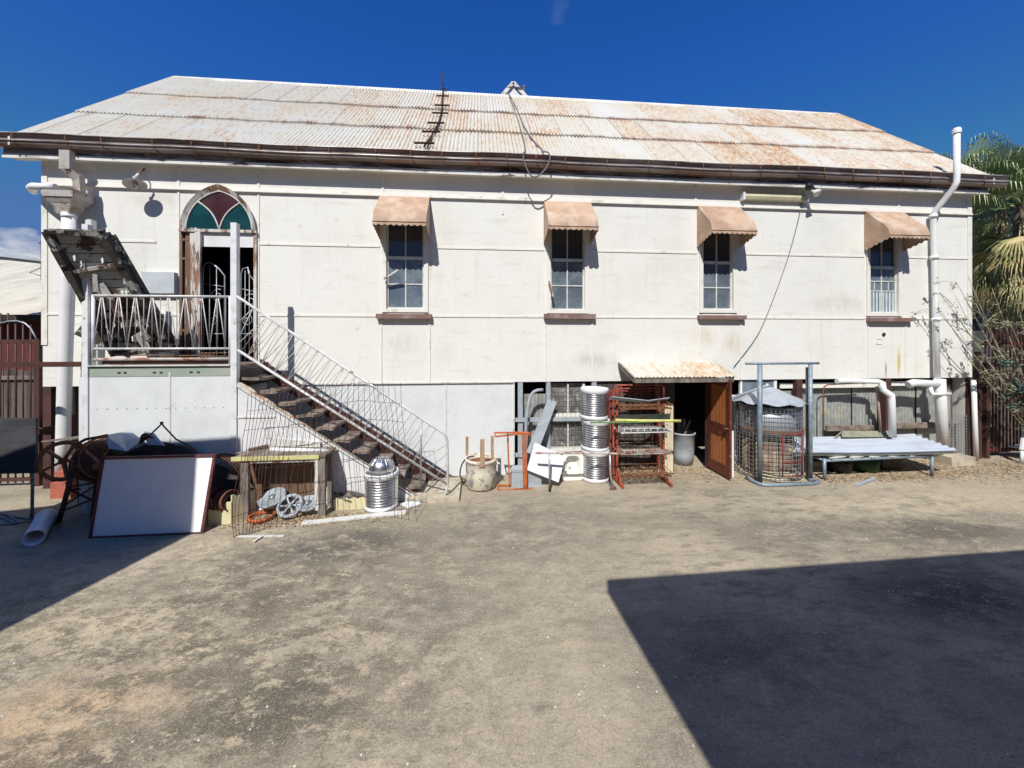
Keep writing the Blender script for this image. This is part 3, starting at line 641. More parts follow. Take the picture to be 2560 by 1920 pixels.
# wrought iron bed ends inside the doorway
def scroll(mb, c, r0, turns, s, r=.008, n=30):
    mb.tube([V(c)+V((math.cos(s*t*2*math.pi*turns+1)*r0*(1-t*.8), 0, math.sin(s*t*2*math.pi*turns+1)*r0*(1-t*.8))) for t in [k/n for k in range(n+1)]], r, 5)
for px0, px1, yt, col_ in ((508,562,655,'wrought iron bed end with a scroll leaning inside the doorway left of the post'), (603,636,668,'wrought iron bed end with a scroll leaning inside the doorway right of the post')):
    Yb = W+.16; A = P(px0, 900, Yb); B = P(px1, 900, Yb); zt2 = Z(px0, yt, Yb)
    base = V(((A.x+B.x)/2, Yb, 1.9)); be = thing('bed_end', col_, 'bed end', base, 'bed ends in the doorway')
    m = MB(); w_ = B.x-A.x
    m.tube([(A.x,Yb,1.9),(A.x,Yb,zt2-.12),(A.x+.03,Yb,zt2-.03),(A.x+.12,Yb,zt2),(B.x-.1,Yb,zt2-.12),(B.x,Yb,zt2-.25),(B.x,Yb,1.9)], .014, 6); m.build('frame', galv, be)
    m = MB()
    for t in (.3,.62): m.tube([(A.x+w_*t,Yb,1.9),(A.x+w_*t,Yb,zt2-.06)], .008, 5)
    m.tube([(A.x,Yb,zt2-.4),(B.x,Yb,zt2-.45)], .01, 5); m.tube([(A.x,Yb,2.7),(B.x,Yb,2.7)], .01, 5)
    scroll(m, (A.x+w_*.66, Yb, zt2-.62), .13, 1.3, 1); scroll(m, (A.x+w_*.4, Yb, 2.95), .11, 1.2, -1)
    m.build('scrollwork', galv, be)

# ---- wall fixtures
lm = thing('wall_lamp', 'old enamel wall lamp with a bare bulb under the left eave', 'lamp', P(348, 430, W))
a = P(361, 428, W); c = P(337, 458, W-.26)
m = MB(); m.tube([a+V((0,0,.05)), a+V((0,-.03,0)), P(352, 428, W-.14), P(347, 436, W-.22)], .012, 6); m.build('arm', rust, lm)
ax = V((.30,-.25,-1)).normalized()
m = MB(); m.lathe(c-ax*.01, [(.02,-.12),(.025,-.02),(.05,-.005),(.10,.01),(.155,.03),(.16,.035),(.155,.034),(.10,.016),(.05,.002)], ax, 28); m.build('shade', enamelshade, lm)
m = MB(); m.lathe(c, [(.018,0),(.02,.03),(.032,.06),(.03,.09),(.012,.11),(0,.112)], ax, 14); m.build('bulb', mat('clear_bulb', (.6,.6,.58), rough=.05, spec=.8), lm)
m = MB(); m.cyl(c-ax*.10, P(347, 434, W-.22), .018, 10); m.build('socket', pvc, lm)
fl = thing('fluorescent_light', 'long cream fluorescent batten light under the right eave', 'light fitting', P(1930, 488, W))
A = P(1849, 474, W-.02); B = P(2009, 505, W-.02)
m = MB(); zc = 5.48; xa_, xb_ = X(1850), X(2009)
m.box(xa_, xb_, W-.03, W-.001, zc-.055, zc+.055); m.build('base', whitesteel, fl)
m = MB(); m.prism([(xa_+.03,W-.03,zc-.07),(xa_+.03,W-.09,zc-.055),(xa_+.03,W-.11,zc),(xa_+.03,W-.09,zc+.055),(xa_+.03,W-.03,zc+.07)], (xb_-xa_-.06,0,0)); m.build('diffuser', lightcream, fl)
m = MB()
for x in (xa_-.005, xb_-.035): m.box(x, x+.04, W-.115, W-.004, zc-.075, zc+.075)
m.each('end_cap', whitesteel, fl)
fd = thing('floodlight', 'black twin floodlight with one white head on the fascia', 'floodlight', P(2030, 465, W-.22))
m = MB(); c = P(2022, 466, W-.26); m.lathe(c, [(.06,-.05),(.065,0),(.05,.06),(0,.07)], (-.5,-.5,.3), 12); m.box(c.x, c.x+.14, W-.24, W-.205, c.z-.03, c.z+.03); m.build('black_head', blackm, fd)
m = MB(); c = P(2040, 481, W-.28); m.lathe(c, [(.02,-.09),(.035,-.04),(.075,.02),(.078,.04),(.0,.035)], (.2,-.6,-.5), 14); m.build('white_head', pvc, fd)
m = MB(); m.tube([P(2036, 470, W-.2), P(2040, 478, W-.27)], .018, 6); m.build('bracket', blackm, fd)
m = MB(); pts = [(2009,478),(2003,523),(1973,640),(1928,763),(1896,840),(1835,917)]
sm = []
for i in range(len(pts)-1):
    for t in range(5): sm.append(((pts[i][0]*(5-t)+pts[i+1][0]*t)/5, (pts[i][1]*(5-t)+pts[i+1][1]*t)/5))
sm.append(pts[-1])
def smooth(ps, it=3):
    for _ in range(it): ps = [ps[0]] + [tuple((ps[i-1][k]+2*ps[i][k]+ps[i+1][k])/4 for k in range(len(ps[i]))) for i in range(1, len(ps)-1)] + [ps[-1]]
    return ps
m.tube([P(x, y, W-.03) for x, y in smooth(sm, 5)], .008, 6); m.build('hanging_cable', cables, label='grey cable sagging down the wall from the batten light to the lean-to roof', cat='cable')
fb = thing('fuse_box', 'pale grey electrical box on the wall left of the porch door', 'electrical box', P(404, 720, W))
m = MB(); xa_, xb_ = X(366), X(446); m.box(xa_, xb_, W-.10, W-.001, Z(400,733,W-.1), Z(400,680,W-.1)); m.build('box', mat('pale_grey_paint', (.52,.56,.58), (.46,.50,.52), 4, rough=.6), fb)
m = MB(); m.box(xa_-.06, xa_-.005, W-.05, W-.001, Z(400,733), Z(400,690)); m.build('side_cover', greysheet, fb)
vp = MB(); c = P(2209, 836, W-.005); vp.lathe(c, [(.035,0),(.035,.015),(.022,.015),(.022,.002),(0,.002)], (0,-1,0), 14); vp.build('vent_pipe', darkint, label='small dark round vent hole under the curtained window', cat='vent')
c = P(2197, 853, W); vp = MB(); 
for (a0,a1,b0,b1) in ((-.06,.06,.05,.058),(-.06,.06,-.058,-.05),(-.06,-.052,-.05,.05),(.052,.06,-.05,.05)): vp.box(c.x+a0, c.x+a1, W-.012, W-.001, c.z+b0, c.z+b1)
vp.build('switch_surround', cream2, label='small square cream surround under the curtained window', cat='surround')
# roof ladder and cables
def RP(px, py, lift=.03):
    r = ray(px, py); t = (ZE-2.6 - YE*sl_)/(r.z - r.y*sl_); p = EYE + r*t; return p + nrm*lift
la = thing('roof_ladder', 'rusty single pole ladder with short rungs lying on the roof', 'ladder', RP(1080, 290))
m = MB(); pp = [(653,130),(650,190),(645,262),(638,322),(622,380),(600,425),(565,490),(521,552)]
m.tube([RP(880+x/2.86, 180+y/2.86, .06) for x, y in pp], .022, 6)
r0 = RP(880+653/2.86, 180+130/2.86, .06); m.tube([r0+V((0,0,-.05)), r0+V((-.02,.05,.42))], .02, 6)
m.tube([RP(880+x/2.86, 180+y/2.86, .05) for x, y in ((612,400),(570,490),(538,575))], .010, 5)
m.build('pole', darkrust, la)
for x0_, x1_, y_ in ((642,678,146),(605,695,197),(592,697,265),(575,690,322),(542,663,394),(503,633,458),(449,592,541)):
    m = MB(); m.beam(RP(880+x0_/2.86, 180+y_/2.86, .085), RP(880+x1_/2.86, 180+(y_+2)/2.86, .085), .04, .03, nrm); m.each('rung', darkrust, la)
def rc(pts, r=.013): return [RP(880+x/2.86, 180+y/2.86, .035) for x, y in pts]
A = rc(smooth([(1115,155),(1135,210),(1160,275),(1178,330),(1190,370),(1203,420),(1215,460),(1230,500),(1240,540),(1236,588)],2))
B = rc(smooth([(1115,155),(1150,215),(1180,270),(1200,330),(1218,385),(1240,430),(1270,475),(1300,510),(1330,548),(1362,572)],2))
loop = [P(880+x/2.86, 180+y/2.86, W-.38) for x, y in smooth([(1362,570),(1390,568),(1410,572),(1420,600),(1415,640),(1400,672),(1370,715),(1335,748),(1300,757),(1280,750),(1258,712),(1240,670),(1228,635),(1222,600),(1225,572),(1236,568)],1)]
m = MB(); m.tube(A, .014, 6); m.tube(B + loop, .014, 6); m.build('drop_cable', cables, label='grey power cable running down the roof and looping over the gutter', cat='cable')

# ---- pipes
def pipe(name, parts, lab, m_=pvc):
    t = thing(name, lab, 'pipe', parts[0][1][-1])
    for nm, pts, r in parts:
        q = MB(); q.tube(pts, r, 16); q.build(nm, m_, t)
    return t
# left downpipe with rainhead
t = thing('downpipe', 'fat white downpipe below the rusty rainhead at the left end of the hall', 'downpipe', P(160, 1190, 7.12))
m = MB(); m.tube([P(173,533,7.12), P(170,700,7.12), P(163,900,7.12), P(158,1100,7.12), P(156,1195,7.12)], .09, 20); m.build('pipe', pvc, t)
m = MB(); m.tube([P(173,536,7.12), P(173,546,7.12)], .098, 20); m.each('collar', pvc, t)
c = P(155, 478, 7.12); m = MB()
def frust(m, c, w0, d0, z0, w1, d1, z1):
    vs = [(c.x-w0/2,c.y-d0/2,z0),(c.x+w0/2,c.y-d0/2,z0),(c.x+w0/2,c.y+d0/2,z0),(c.x-w0/2,c.y+d0/2,z0),(c.x-w1/2,c.y-d1/2,z1),(c.x+w1/2,c.y-d1/2,z1),(c.x+w1/2,c.y+d1/2,z1),(c.x-w1/2,c.y+d1/2,z1)]
    m.add(vs, [(0,3,2,1),(4,5,6,7),(0,1,5,4),(1,2,6,5),(2,3,7,6),(3,0,4,7)])
c = V((X(168,7.12), 7.14, 0)); zA, zB_, zC, zD, zE = [Z(160, y, 7.05) for y in (475,495,508,520,534)]
frust(m, c, .47,.36, zA-.02, .50,.38, zA); frust(m, c, .46,.35, zB_, .46,.35, zA-.02); frust(m, c, .30,.26, zC, .44,.33, zB_); frust(m, c, .26,.22, zD, .29,.25, zC); frust(m, c, .19,.19, zE, .25,.22, zD)
m.build('rainhead', rustpipe, t)
m = MB(); pts = [P(168,378,7.06), P(168,425,7.06), P(196,448,7.12), P(200,488,7.14)]
m.beam(pts[0], pts[1], .16, .10, (0,1,0)); m.beam(pts[1]+V((0,0,.03)), pts[2], .12, .10, (0,1,0)); m.beam(pts[2]+V((-.0,0,.05)), pts[3], .11, .10, (0,1,0)); m.beam(P(200,485,7.16), P(212,495,7.2), .10, .10); m.build('offset_pipe', rustpipe, t)
m = MB(); m.tube([P(84,478,7.5), P(78,470,7.15), P(84,466,7.0), P(140,469,7.02)], .06, 14); m.build('overflow_pipe', pvc, t)
t = thing('vent_stack', 'tall white vent stack rising past the gutter at the right end', 'pipe', P(2360, 1120, 7.2))
m = MB(); m.tube([P(2392,322,6.93), P(2392,440,6.93), P(2391,456,6.93), P(2384,470,6.96), P(2340,525,7.25), P(2333,537,7.28), P(2334,560,7.28), P(2338,760,7.28), P(2343,960,7.26)], .052, 16); m.build('stack', pvc, t)
m = MB(); m.lathe(P(2392,324,6.93), [(.068,-.08),(.068,0),(.05,.03),(0,.045)], n=14); 
for y in (537, 640, 795): m.cyl(P(2333+(y-537)*.024, y, 7.28), P(2333+(y-537)*.024, y+8, 7.28), .07, 14)
m.each('collar', pvc, t)
m = MB(); m.tube([P(2349,948,7.2), P(2352,1000,7.2), P(2358,1120,7.2)], .092, 18); m.build('soil_pipe', pvc, t)
m = MB(); m.tube([P(2270,962,7.24), P(2285,957,7.22), P(2345,960,7.2)], .075, 14); m.tube([P(2325,968,7.2),P(2330,985,7.15),P(2375,985,7.12)], .04, 10); m.build('branch_pipe', pvc, t)
pipe('waste_pipe', [('upper_run', [P(2092,953,7.25), P(2120,952,7.25), P(2195,954,7.2), P(2204,957,7.18)], .05), ('elbow_run', [P(2204,955,7.18), P(2208,975,7.15), P(2228,988,7.1), P(2229,1000,7.1), P(2232,1092,7.1)], .06)], 'white waste pipe bending down behind the iron covered bench')
pipe('corner_pipe', [('pipe', [P(2434,950,7.3), P(2437,1050,7.3), P(2441,1150,7.3)], .042)], 'slim white pipe below the right corner of the hall')
m = MB(); c = G(2357,1150); m.box(c.x-.3, c.x+.25, 7.05, 7.5, 0, .17); m.build('plinth', conc, label='pale concrete block under the thick white soil pipe', cat='block')
m = MB(); c = P(170,1240,7.0); m.box(X(142,7.0), X(196,7.0), 6.9, 7.3, 0, .26); m.box(X(145,7.0), X(192,7.0), 6.94, 7.26, .26, .42); m.build('plinth', redconc, label='stepped red painted concrete plinth under the left downpipe', cat='plinth')

# ---- under-floor front
m = MB(); xs0, xs1 = X(592), X(1285)
m.box(xs0, xs1, W+.012, W+.03, 0, ZB-.014); m.build('skirt_sheet', greysheet, hall)
m = MB()
for px in (790, 1115): m.box(X(px)-.014, X(px)+.014, W+.002, W+.0115, 0, ZB-.014)
m.box(X(1285)-.02, X(1285)+.012, W-.004, W+.0118, 0, ZB-.016); m.each('skirt_strip', leadw, hall)
# stumps
for px in (118, 1999, 2221, 2428):
    m = MB(); x = X(px); m.box(x-.065, x+.065, W-.005, W+.12, 0, ZB-.002); m.build('stump', stumpm, hall)
m = MB(); m.box(X(128), X(195), W+.4, W+.43, 0, ZB-.01); m.box(XR-.25, XR-.1, W+.25, W+.3, 0, ZB); m.each('underfloor_board', fencewood, hall)
# fixed frame and windows left of the door
m = MB()
for px0, px1 in ((1295,1307),(1366,1376),(1480,1492)): m.box(X(px0), X(px1), W+.01, W+.09, .05, ZB-.005)
m.box(X(1288), X(1452), W-.02, W+.01, Z(1370,1053), Z(1370,1043)); m.box(X(1288), X(1310), W-.02, W+.01, Z(1370,1140), Z(1370,1130))
m.each('timber_frame', greypaint, hall)
wf = MB()
for px0, px1 in ((1371,1378),(1420,1423),(1458,1464)): wf.box(X(px0), X(px1), W+.05, W+.10, Z(1370,1124), Z(1370,960))
for a, b in ((1036,1045),(1120,1132)): wf.box(X(1371), X(1464), W+.045, W+.099, Z(1370,b), Z(1370,a))
wo = wf.build('subfloor_window', cream2, hall)
m = MB(); m.box(X(1374), X(1460), W+.11, W+.115, Z(1370,1124), Z(1370,960)); m.build('pane', mat('grimy_glass', (.20,.20,.19), (.10,.10,.10), 5, (.42,.58), (.34,.34,.31), 8, (.56,.64), rough=.35), wo)
m = MB()
for k in range(13): z = Z(1370,1118)+(Z(1370,970)-Z(1370,1118))*k/12; m.tube([(X(1376),W+.03,z),(X(1460),W+.03,z)], .003, 4)
for k in range(9): x = X(1376)+(X(1460)-X(1376))*k/8; m.tube([(x,W+.032,Z(1370,1118)),(x,W+.032,Z(1370,970))], .003, 4)
m.build('wire_guard', greywood, wo)
m = MB(); m.corr((X(1308), W+.16, .1), (X(1370)-X(1308),0,0), (0,0,1.42)); m.build('tin_infill', tin, hall)
m = MB(); 
for k, px in enumerate((1492, 1506, 1520, 1536, 1552, 1568, 1584, 1600, 1616, 1632, 1646)):
    m.box(X(px)+.003, X(px+14), W+.05+random.random()*.015, W+.09, .02, ZB-.01)
m.each('boarding', fencewood, hall)
m = MB()
for px0, px1 in ((1646,1655),(1656,1668),(1669,1684)): m.box(X(px0,7.08), X(px1,7.08)-.004, W-.30+random.random()*.01, W-.27, .03, Z(1670,1008,W-.3))
m.each('white_board', whitewood, hall)
m = MB(); m.box(X(1640,7.08), X(1686,7.08), W-.305, W-.27, Z(1670,1007,W-.3), Z(1670,955,W-.3)); m.build('brown_board', fencewood, hall)
# doorway box
m = MB(); m.box(X(1684,7.08), X(1687,7.08), W-.27, W+.02, 0, ZB-.1); m.box(X(1765), X(1771), W-.02, W+.04, 0, ZB-.02); m.each('door_post', stumpm, hall)
# lean-to roof over the door
lt = thing('lean_to_roof', 'small rusty corrugated lean-to roof over the undercroft door', 'roof', P(1700, 905, W))
A = P(1556, 905, W-.01); B = P(1798, 903, W-.01); z1 = A.z; yF = W-.72; C = P(1583, 944, yF); Dp = P(1843, 936, yF)
m = MB(); o = V((A.x, W-.01, z1)); v = V((0, -.71, C.z-z1)); xw = Dp.x-C.x
m.corr((C.x, yF, C.z+.0), (xw,0,0), V((-.02, .72, z1-C.z)), amp=.011, nrm=(0,-.3,1), nv=2, seg=8); m.build('sheet', roofm, lt)
m = MB(); m.beam((C.x+.02,yF+.04,C.z-.06),(Dp.x-.05,yF+.04,C.z-.06),.04,.08); m.beam((C.x+.03,yF,C.z-.05),(C.x+.0,W-.01,z1-.05),.03,.09); m.beam((Dp.x-.05,yF+.04,C.z-.05),(Dp.x-.07,W-.01,z1-.05),.03,.09); m.beam((C.x+.9,yF+.05,C.z-.05),(C.x+.9,W-.01,z1-.05),.04,.08); m.each('rafter', greywood, lt)
# open panelled door
hx = 4.60; dr = thing('open_door', 'brown panelled door with orange panels swung open from the undercroft', 'door', (hx, W-.08, 0))
z0, z1d = .05, 1.86; y1, y0 = W-.06, W-.74
m = MB(); m.box(hx-.02,hx+.02,y0,y0+.10,z0,z1d); m.box(hx-.02,hx+.02,y1-.10,y1,z0,z1d)
for a, b in ((z0,z0+.2),(.78,1.0),(z1d-.14,z1d)): m.box(hx-.0195,hx+.0195,y0+.10,y1-.10,a,b)
m.build('frame', doorm, dr)
for a, b in ((z0+.2,.78),(1.0,z1d-.14)):
    m = MB(); m.box(hx-.008,hx+.008,y0+.10,y1-.10,a,b)
    for k in range(1,5): y = y0+.1+(y1-y0-.2)*k/5; m.box(hx-.011,hx-.008,y-.004,y+.004,a,b)
    m.build('panel', doorp, dr)
m = MB(); m.lathe((hx-.02,y0+.06,.95), [(.012,0),(.012,.03),(.026,.045),(.022,.06),(0,.065)], (-1,0,0), 12); m.build('knob', rust, dr)
# bin inside the doorway
bn = thing('bin', 'grey plastic bin standing just inside the dark doorway', 'bin', (X(1708, 7.7), 7.72, 0))
c = V((X(1708,7.7), 7.72, 0)); m = MB(); m.lathe(c, [(.0,.01),(.2,.01),(.22,.2),(.235,.62),(.25,.63),(.25,.66),(.22,.66),(.2,.05),(0,.05)], n=22); m.build('body', greypaint, bn)
m = MB(); 
for k in range(6): m.beam(c+V((random.uniform(-.15,.15),random.uniform(-.1,.1),.3)), c+V((random.uniform(-.2,.2),random.uniform(-.15,.15),.92)), .07, .03)
m.build('scrap_wood', greywood, bn)
# right hand part: iron sheets between stumps
m = MB(); YC = W+.2
for px0, px1 in ((1985,2130),(2130,2215),(2222,2290),(2290,2375)):
    m.corr((X(px0,YC), YC+random.random()*.015, .02), (X(px1,YC)-X(px0,YC),0,0), (0,0,1.58), nv=1)
m.build('tin_infill', tin, hall)
m = MB(); m.box(X(1960), X(2212), W+.10, W+.13, Z(2100,971), Z(2100,958)); m.box(X(2228), X(2330), W+.10, W+.13, Z(2250,966), Z(2250,955)); m.each('ledger_board', cream2, hall)
m = MB(); m.box(X(2075), X(2195), W+.06, W+.12, Z(2150,1078), Z(2150,1066)); m.box(X(2232), X(2390), W+.06, W+.12, Z(2300,1072), Z(2300,1059)); m.each('girt_rail', greywoodx, hall)
m = MB()
for k in range(9): x = X(2372)+k*.085; m.box(x, x+.055, W+.35, W+.38, 0, ZB-.02)
m.each('paling_infill', fencewood, hall)
# section behind the cage
m = MB(); m.box(X(1803), X(1850), W+.10, W+.12, .0, 1.45); m.build('white_sheet', whitesheet, hall)
wf = MB(); 
for px0, px1 in ((1853,1858),(1938,1945)): wf.box(X(px0), X(px1), W+.03, W+.08, 1.2, ZB-.02)
wf.box(X(1853), X(1945), W+.028, W+.079, 1.14, 1.2); wo = wf.build('subfloor_window', cream2, hall)
m = MB(); m.box(X(1858), X(1938), W+.05, W+.055, 1.2, ZB-.02); m.build('pane', panem, wo)
m = MB(); m.corr((X(1945), W+.13, .02), (X(1992)-X(1945),0,0), (0,0,1.5)); m.corr((X(1850), W+.13, .02), (X(1945)-X(1850),0,0), (0,0,1.1)); m.build('tin_infill', tin, hall)
# squared wire mesh at the right end
wm = MB()
for k in range(7): wm.tube([(X(2380)+k*.065, W+.02, .05), (X(2380)+k*.065, W+.03, .95+random.random()*.05)], .005, 4)
for k in range(14): wm.tube([(X(2380)-.02, W+.025, .08+k*.065), (X(2380)+.42, W+.025, .08+k*.065)], .005, 4)
wm.build('wire_mesh', galv, label='square wire mesh panel beside the right corner stump', cat='wire mesh')

# ------------------------------------------------------------------ porch
YF = 6.3
po = thing('porch', 'raised porch landing with white posts and grey sheet skirting', 'porch', (X(400,YF), YF, 0))
def post(px0, px1, Y, pyt, m_=whitesteel, zb=0):
    x0, x1 = X(px0,Y), X(px1,Y); zt = Z(px0,pyt,Y); m = MB(); w = x1-x0; t = .006
    m.box(x0,x1,Y,Y+t,zb,zt); m.box(x0,x1,Y+w-t,Y+w,zb,zt); m.box(x0,x0+t,Y+t,Y+w-t,zb,zt); m.box(x1-t,x1,Y+t,Y+w-t,zb,zt)
    m.box(x0+.002,x1-.002,Y+.002,Y+w-.002,zb,zt-.12)
    return m.build('post', m_, po)
post(576,591,YF-.012,556); post(204,219,YF-.02,560); post(213,228,7.2,548); 
m = MB(); XP0, XP1 = X(197,YF), X(578,YF)
m.box(XP0, XP1, YF+.02, W-.02, DZ-.05, DZ); m.build('deck', greywoodx, po)
m = MB(); m.box(X(219,YF)+.01, X(577,YF)-.005, YF+.0, YF+.045, Z(400,941,YF), Z(400,915,YF)); m.build('green_beam', greenp, po)
m = MB(); m.box(X(219,YF)+.01, X(577,YF)-.005, YF-.03, YF+.05, Z(400,914.5,YF)-.004, Z(400,913,YF)+.004); m.build('deck_edge', leadw, po)
m = MB(); m.box(X(245,YF), X(577,YF)-.01, YF+.06, YF+.10, Z(400,911,YF), Z(400,900,YF)); m.build('brown_kick_board', brown, po)
m = MB(); m.box(XP0, XP1-.001, YF+.0, YF+.012, 0, Z(400,942,YF)); m.box(XP0, XP0+.012, YF+.012, W-.02, 0, Z(400,942,YF)); m.box(XP1-.03, XP1-.018, YF+.05, W-.02, 0, DZ-.06); m.build('skirting_sheet', greysheet, po)
m = MB(); m.box(X(425,YF)-.013, X(425,YF)+.013, YF-.008, YF-.0005, 0, Z(425,931,YF)); m.build('joint_strip', leadw, po)
m = MB()
for k in range(16):
    x = XP0+.12+k*.137
    if x < XP1-.05: m.lathe((x, YF-.0005, Z(400,1021,YF)), [(.008,0),(.006,.004),(0,.005)], (0,-1,0), 6)
for px in (298,313,386,403,478,496): m.box(X(px,YF)-.02, X(px,YF)+.02, YF-.006, YF-.0005, Z(400,933,YF), Z(400,929,YF))
m.build('nail_heads', darkrust, po)
def railing(name, A, B, down, parent, npitch, lead=0, endposts=True, bot=None):
    """A,B top rail ends; down = vector from top rail to bottom rail"""
    A = V(A); B = V(B); down = V(down); e = (B-A); Ln = e.length; e.normalize()
    r = MB(); r.tube([A, B], .021, 10); r.build(name, railm, parent)
    r = MB(); r.tube([A+down*1, B+down*1], .019, 10); r.build('bottom_rail', railm, parent)
    v = MB(); t_ = MB(); p = npitch; k = 0; s = lead
    while s < Ln-.02:
        top = A+e*s; q = [top+down*.02+e*x for x in (-.012,.012)]
        for q0, sg in ((q[0],-1),(q[1],1)):
            s2 = s+sg*p*.5
            if -.02 < s2 < Ln+.02: v.tube([q0, A+e*s2+down], .0075, 5)
        if s+p*.5 < Ln-.02: t_.tube([A+e*(s+p*.5)+down*.0, A+e*(s+p*.5)+down], .0055, 5)
        t_.tube([top, top+down], .005, 5)
        s += p
    v.build('zigzag_bars', railm, parent); t_.build('thin_bars', barm, parent)
zr_ = Z(400,740,YF); zl_ = Z(400,872,YF)
railing('top_rail', (X(226,YF),YF+.03,zr_), (X(574,YF),YF+.03,zr_), (0,0,zl_-zr_), po, .235, .13)
m = MB(); 
for px in (228.5, 572.5): m.tube([(X(px,YF),YF+.03,DZ-.02),(X(px,YF),YF+.03,zr_+.01)], .022, 10)
m.each('rail_standard', whitesteel, po)
m = MB(); zz = Z(400,898,YF); m.tube([(X(228,YF),YF+.03,zz),(X(572,YF),YF+.03,zz)], .022, 8); m.build('rusty_pipe', rustrail, po)

# stair
st = thing('porch_stair', 'timber stair with bent pipe handrail going down from the porch', 'staircase', (X(800,YF), YF+.4, 0))
rise = DZ/11; run = .28; X0 = -3.70
for i in range(1, 11):
    z = DZ-rise*i; x = X0+run*(i-1); m = MB(); n = 3; w = .265
    def tf(u, v, z=z, x=x, i=i):
        wob = .008*math.sin(v*9+i*2)+.006*math.sin(u*5+i)
        return V((x+w*u+.012*math.sin(v*7+i*3), YF+.06+v*.80+.02*math.sin(u*6+i), z+wob-.012*math.sin(math.pi*v)))
    m.grid(tf, 4, 10); m.grid(lambda u, v: tf(u, v)-V((0,0,.042)), 4, 10)
    for v in (0, 1): m.grid(lambda u, t: tf(u, v)-V((0,0,.042*t)), 4, 1)
    for u in (0, 1): m.grid(lambda v2, t: tf(u, v2)-V((0,0,.042*t)), 10, 1)
    m.build('tread', greywoodx, st)
a = P(592,967,YF); b = P(921,1172,YF); s_ = (b.z-a.z)/(b.x-a.x); xe = a.x + (0-a.z)/s_
m = MB(); m.prism([(a.x,YF-.0,a.z),(xe,YF-.0,.0),(xe+.03,YF-.0,.0),(a.x,YF-.0,a.z+.055)], (0,.03,0)); m.build('lower_stringer', leadw, st)
m = MB()
for i in range(10):                         # scalloped remains of the old front stringer
    xx = X0+run*i; zz = DZ-rise*(i+1)-.055
    base = lambda x: a.z+.055+(x-a.x)*s_
    pts = [(xx-.02,base(xx-.02)+.004)] + [(xx-.02+.29*t, max(base(xx-.02+.29*t)+.006, zz-.02-.15*t*t-.0+(.015 if t < .3 else 0))) for t in (0,.2,.4,.6,.8,1)] + [(xx+.27, base(xx+.27)+.004)]
    m.prism([V((p[0], YF+.005, p[1])) for p in pts], (0,.02,0))
m.build('upper_stringer', pinkwood, st)
m = MB(); m.prism([(a.x,YF+.012,0),(a.x,YF+.012,a.z-.02),(xe-.04,YF+.012,0)], (0,.012,0)); m.build('infill_panel', whitesheet, st)
m = MB(); zz = Z(600,1044,YF); m.box(a.x, a.x+.55, YF+.0, YF+.0115, zz-.012, zz+.012); m.build('infill_strip', leadw, st)
YS = 7.16
a2 = P(650,898,YS); b2 = P(1138,1206,YS)
m = MB(); m.prism([a2, b2, b2+V((-.22,0,0)), a2+V((0,0,-.22))], (0,.045,0)); m.build('wall_stringer', brown, st)
m = MB(); m.prism([P(655,975,6.95),P(1092,1224,6.62)+V((0,.33,0)),P(1060,1222,6.95)+V((0,0,.0)),P(655,1010,6.95)], (0,.04,0)) if 0 else m.beam(V((-3.6,6.98,2.02)), V((-.72,6.98,.03)), .04, .16, (0,0,1)); m.build('middle_stringer', brown, st)
m = MB()
for i in range(1, 10):
    z = DZ-rise*i; x = X0+run*(i-1); m.beam((x+.24,7.1,z-.05),(x+.24,7.1,z-.2),.03,.03)
m.box(X0-.08, X0-.02, YF+.05, 7.3, DZ-.35, DZ-.06); m.each('riser_block', fencewood, st)
# handrail
A = P(592,741,YF); B = P(1100,1077,YF); A2 = P(594,875,YF); B2 = P(1119,1211,YF); C = P(1118,1103,YF)
YH = YF+.02
e = (B-A).normalized(); perp = V((e.z,0,-e.x)); 
if perp.z > 0: perp = -perp
m = MB(); m.tube([A, B, P(1110,1084,YF), P(1116,1094,YF), C, P(1119,1150,YF), P(1119.5,1205,YF), P(1117,1222,YF), P(1111,1247,YF)], .021, 10); m.build('top_rail', railm, st)
m = MB(); m.tube([A2, B2], .021, 10); m.build('bottom_rail', railm, st)
Ld = abs((A2-A).dot(perp)); down = perp*Ld; vv = MB(); tt = MB(); s = .30; Lr = (B-A).length; p = .235
def clip(q):   # keep bars right of the porch post
    return q.x > A.x-.0
while s < Lr+.35:
    top = A+e*min(s, Lr+.0) if s <= Lr else None
    if top is not None:
        for sg in (-1,1):
            q = A+e*(s+sg*p*.5)+down
            if clip(q): vv.tube([top+perp*.02+e*(sg*.012), q], .0065, 5)
            else:
                t = top+perp*.02; f = (t.x-A.x)/(t.x-q.x); vv.tube([t, t+(q-t)*f], .0065, 5)
        q = A+e*(s+p*.5)+down
        if clip(q): tt.tube([A+e*(s+p*.5), q], .0055, 5)
        q = top+down
        if clip(q): tt.tube([top, q], .005, 5)
    s += p
for k in range(4):                          # fan of bars in the rounded end
    tt.tube([P(1119,1110+k*24,YF), P(1113-k*1,1135+k*22,YF)+V((-.42+.1*k,0,-.12-.02*k))], .0055, 5)
vv.build('zigzag_bars', railm, st); tt.build('thin_bars', barm, st)
m = MB(); m.tube([P(1053,1052,YF), P(1052,1212,YF)], .016, 8); m.build('baluster_post', galv, st)
m = MB(); m.box(-1.12, -.30, YF-.1, 7.1, 0, .07); m.build('foot_slab', conc, st)

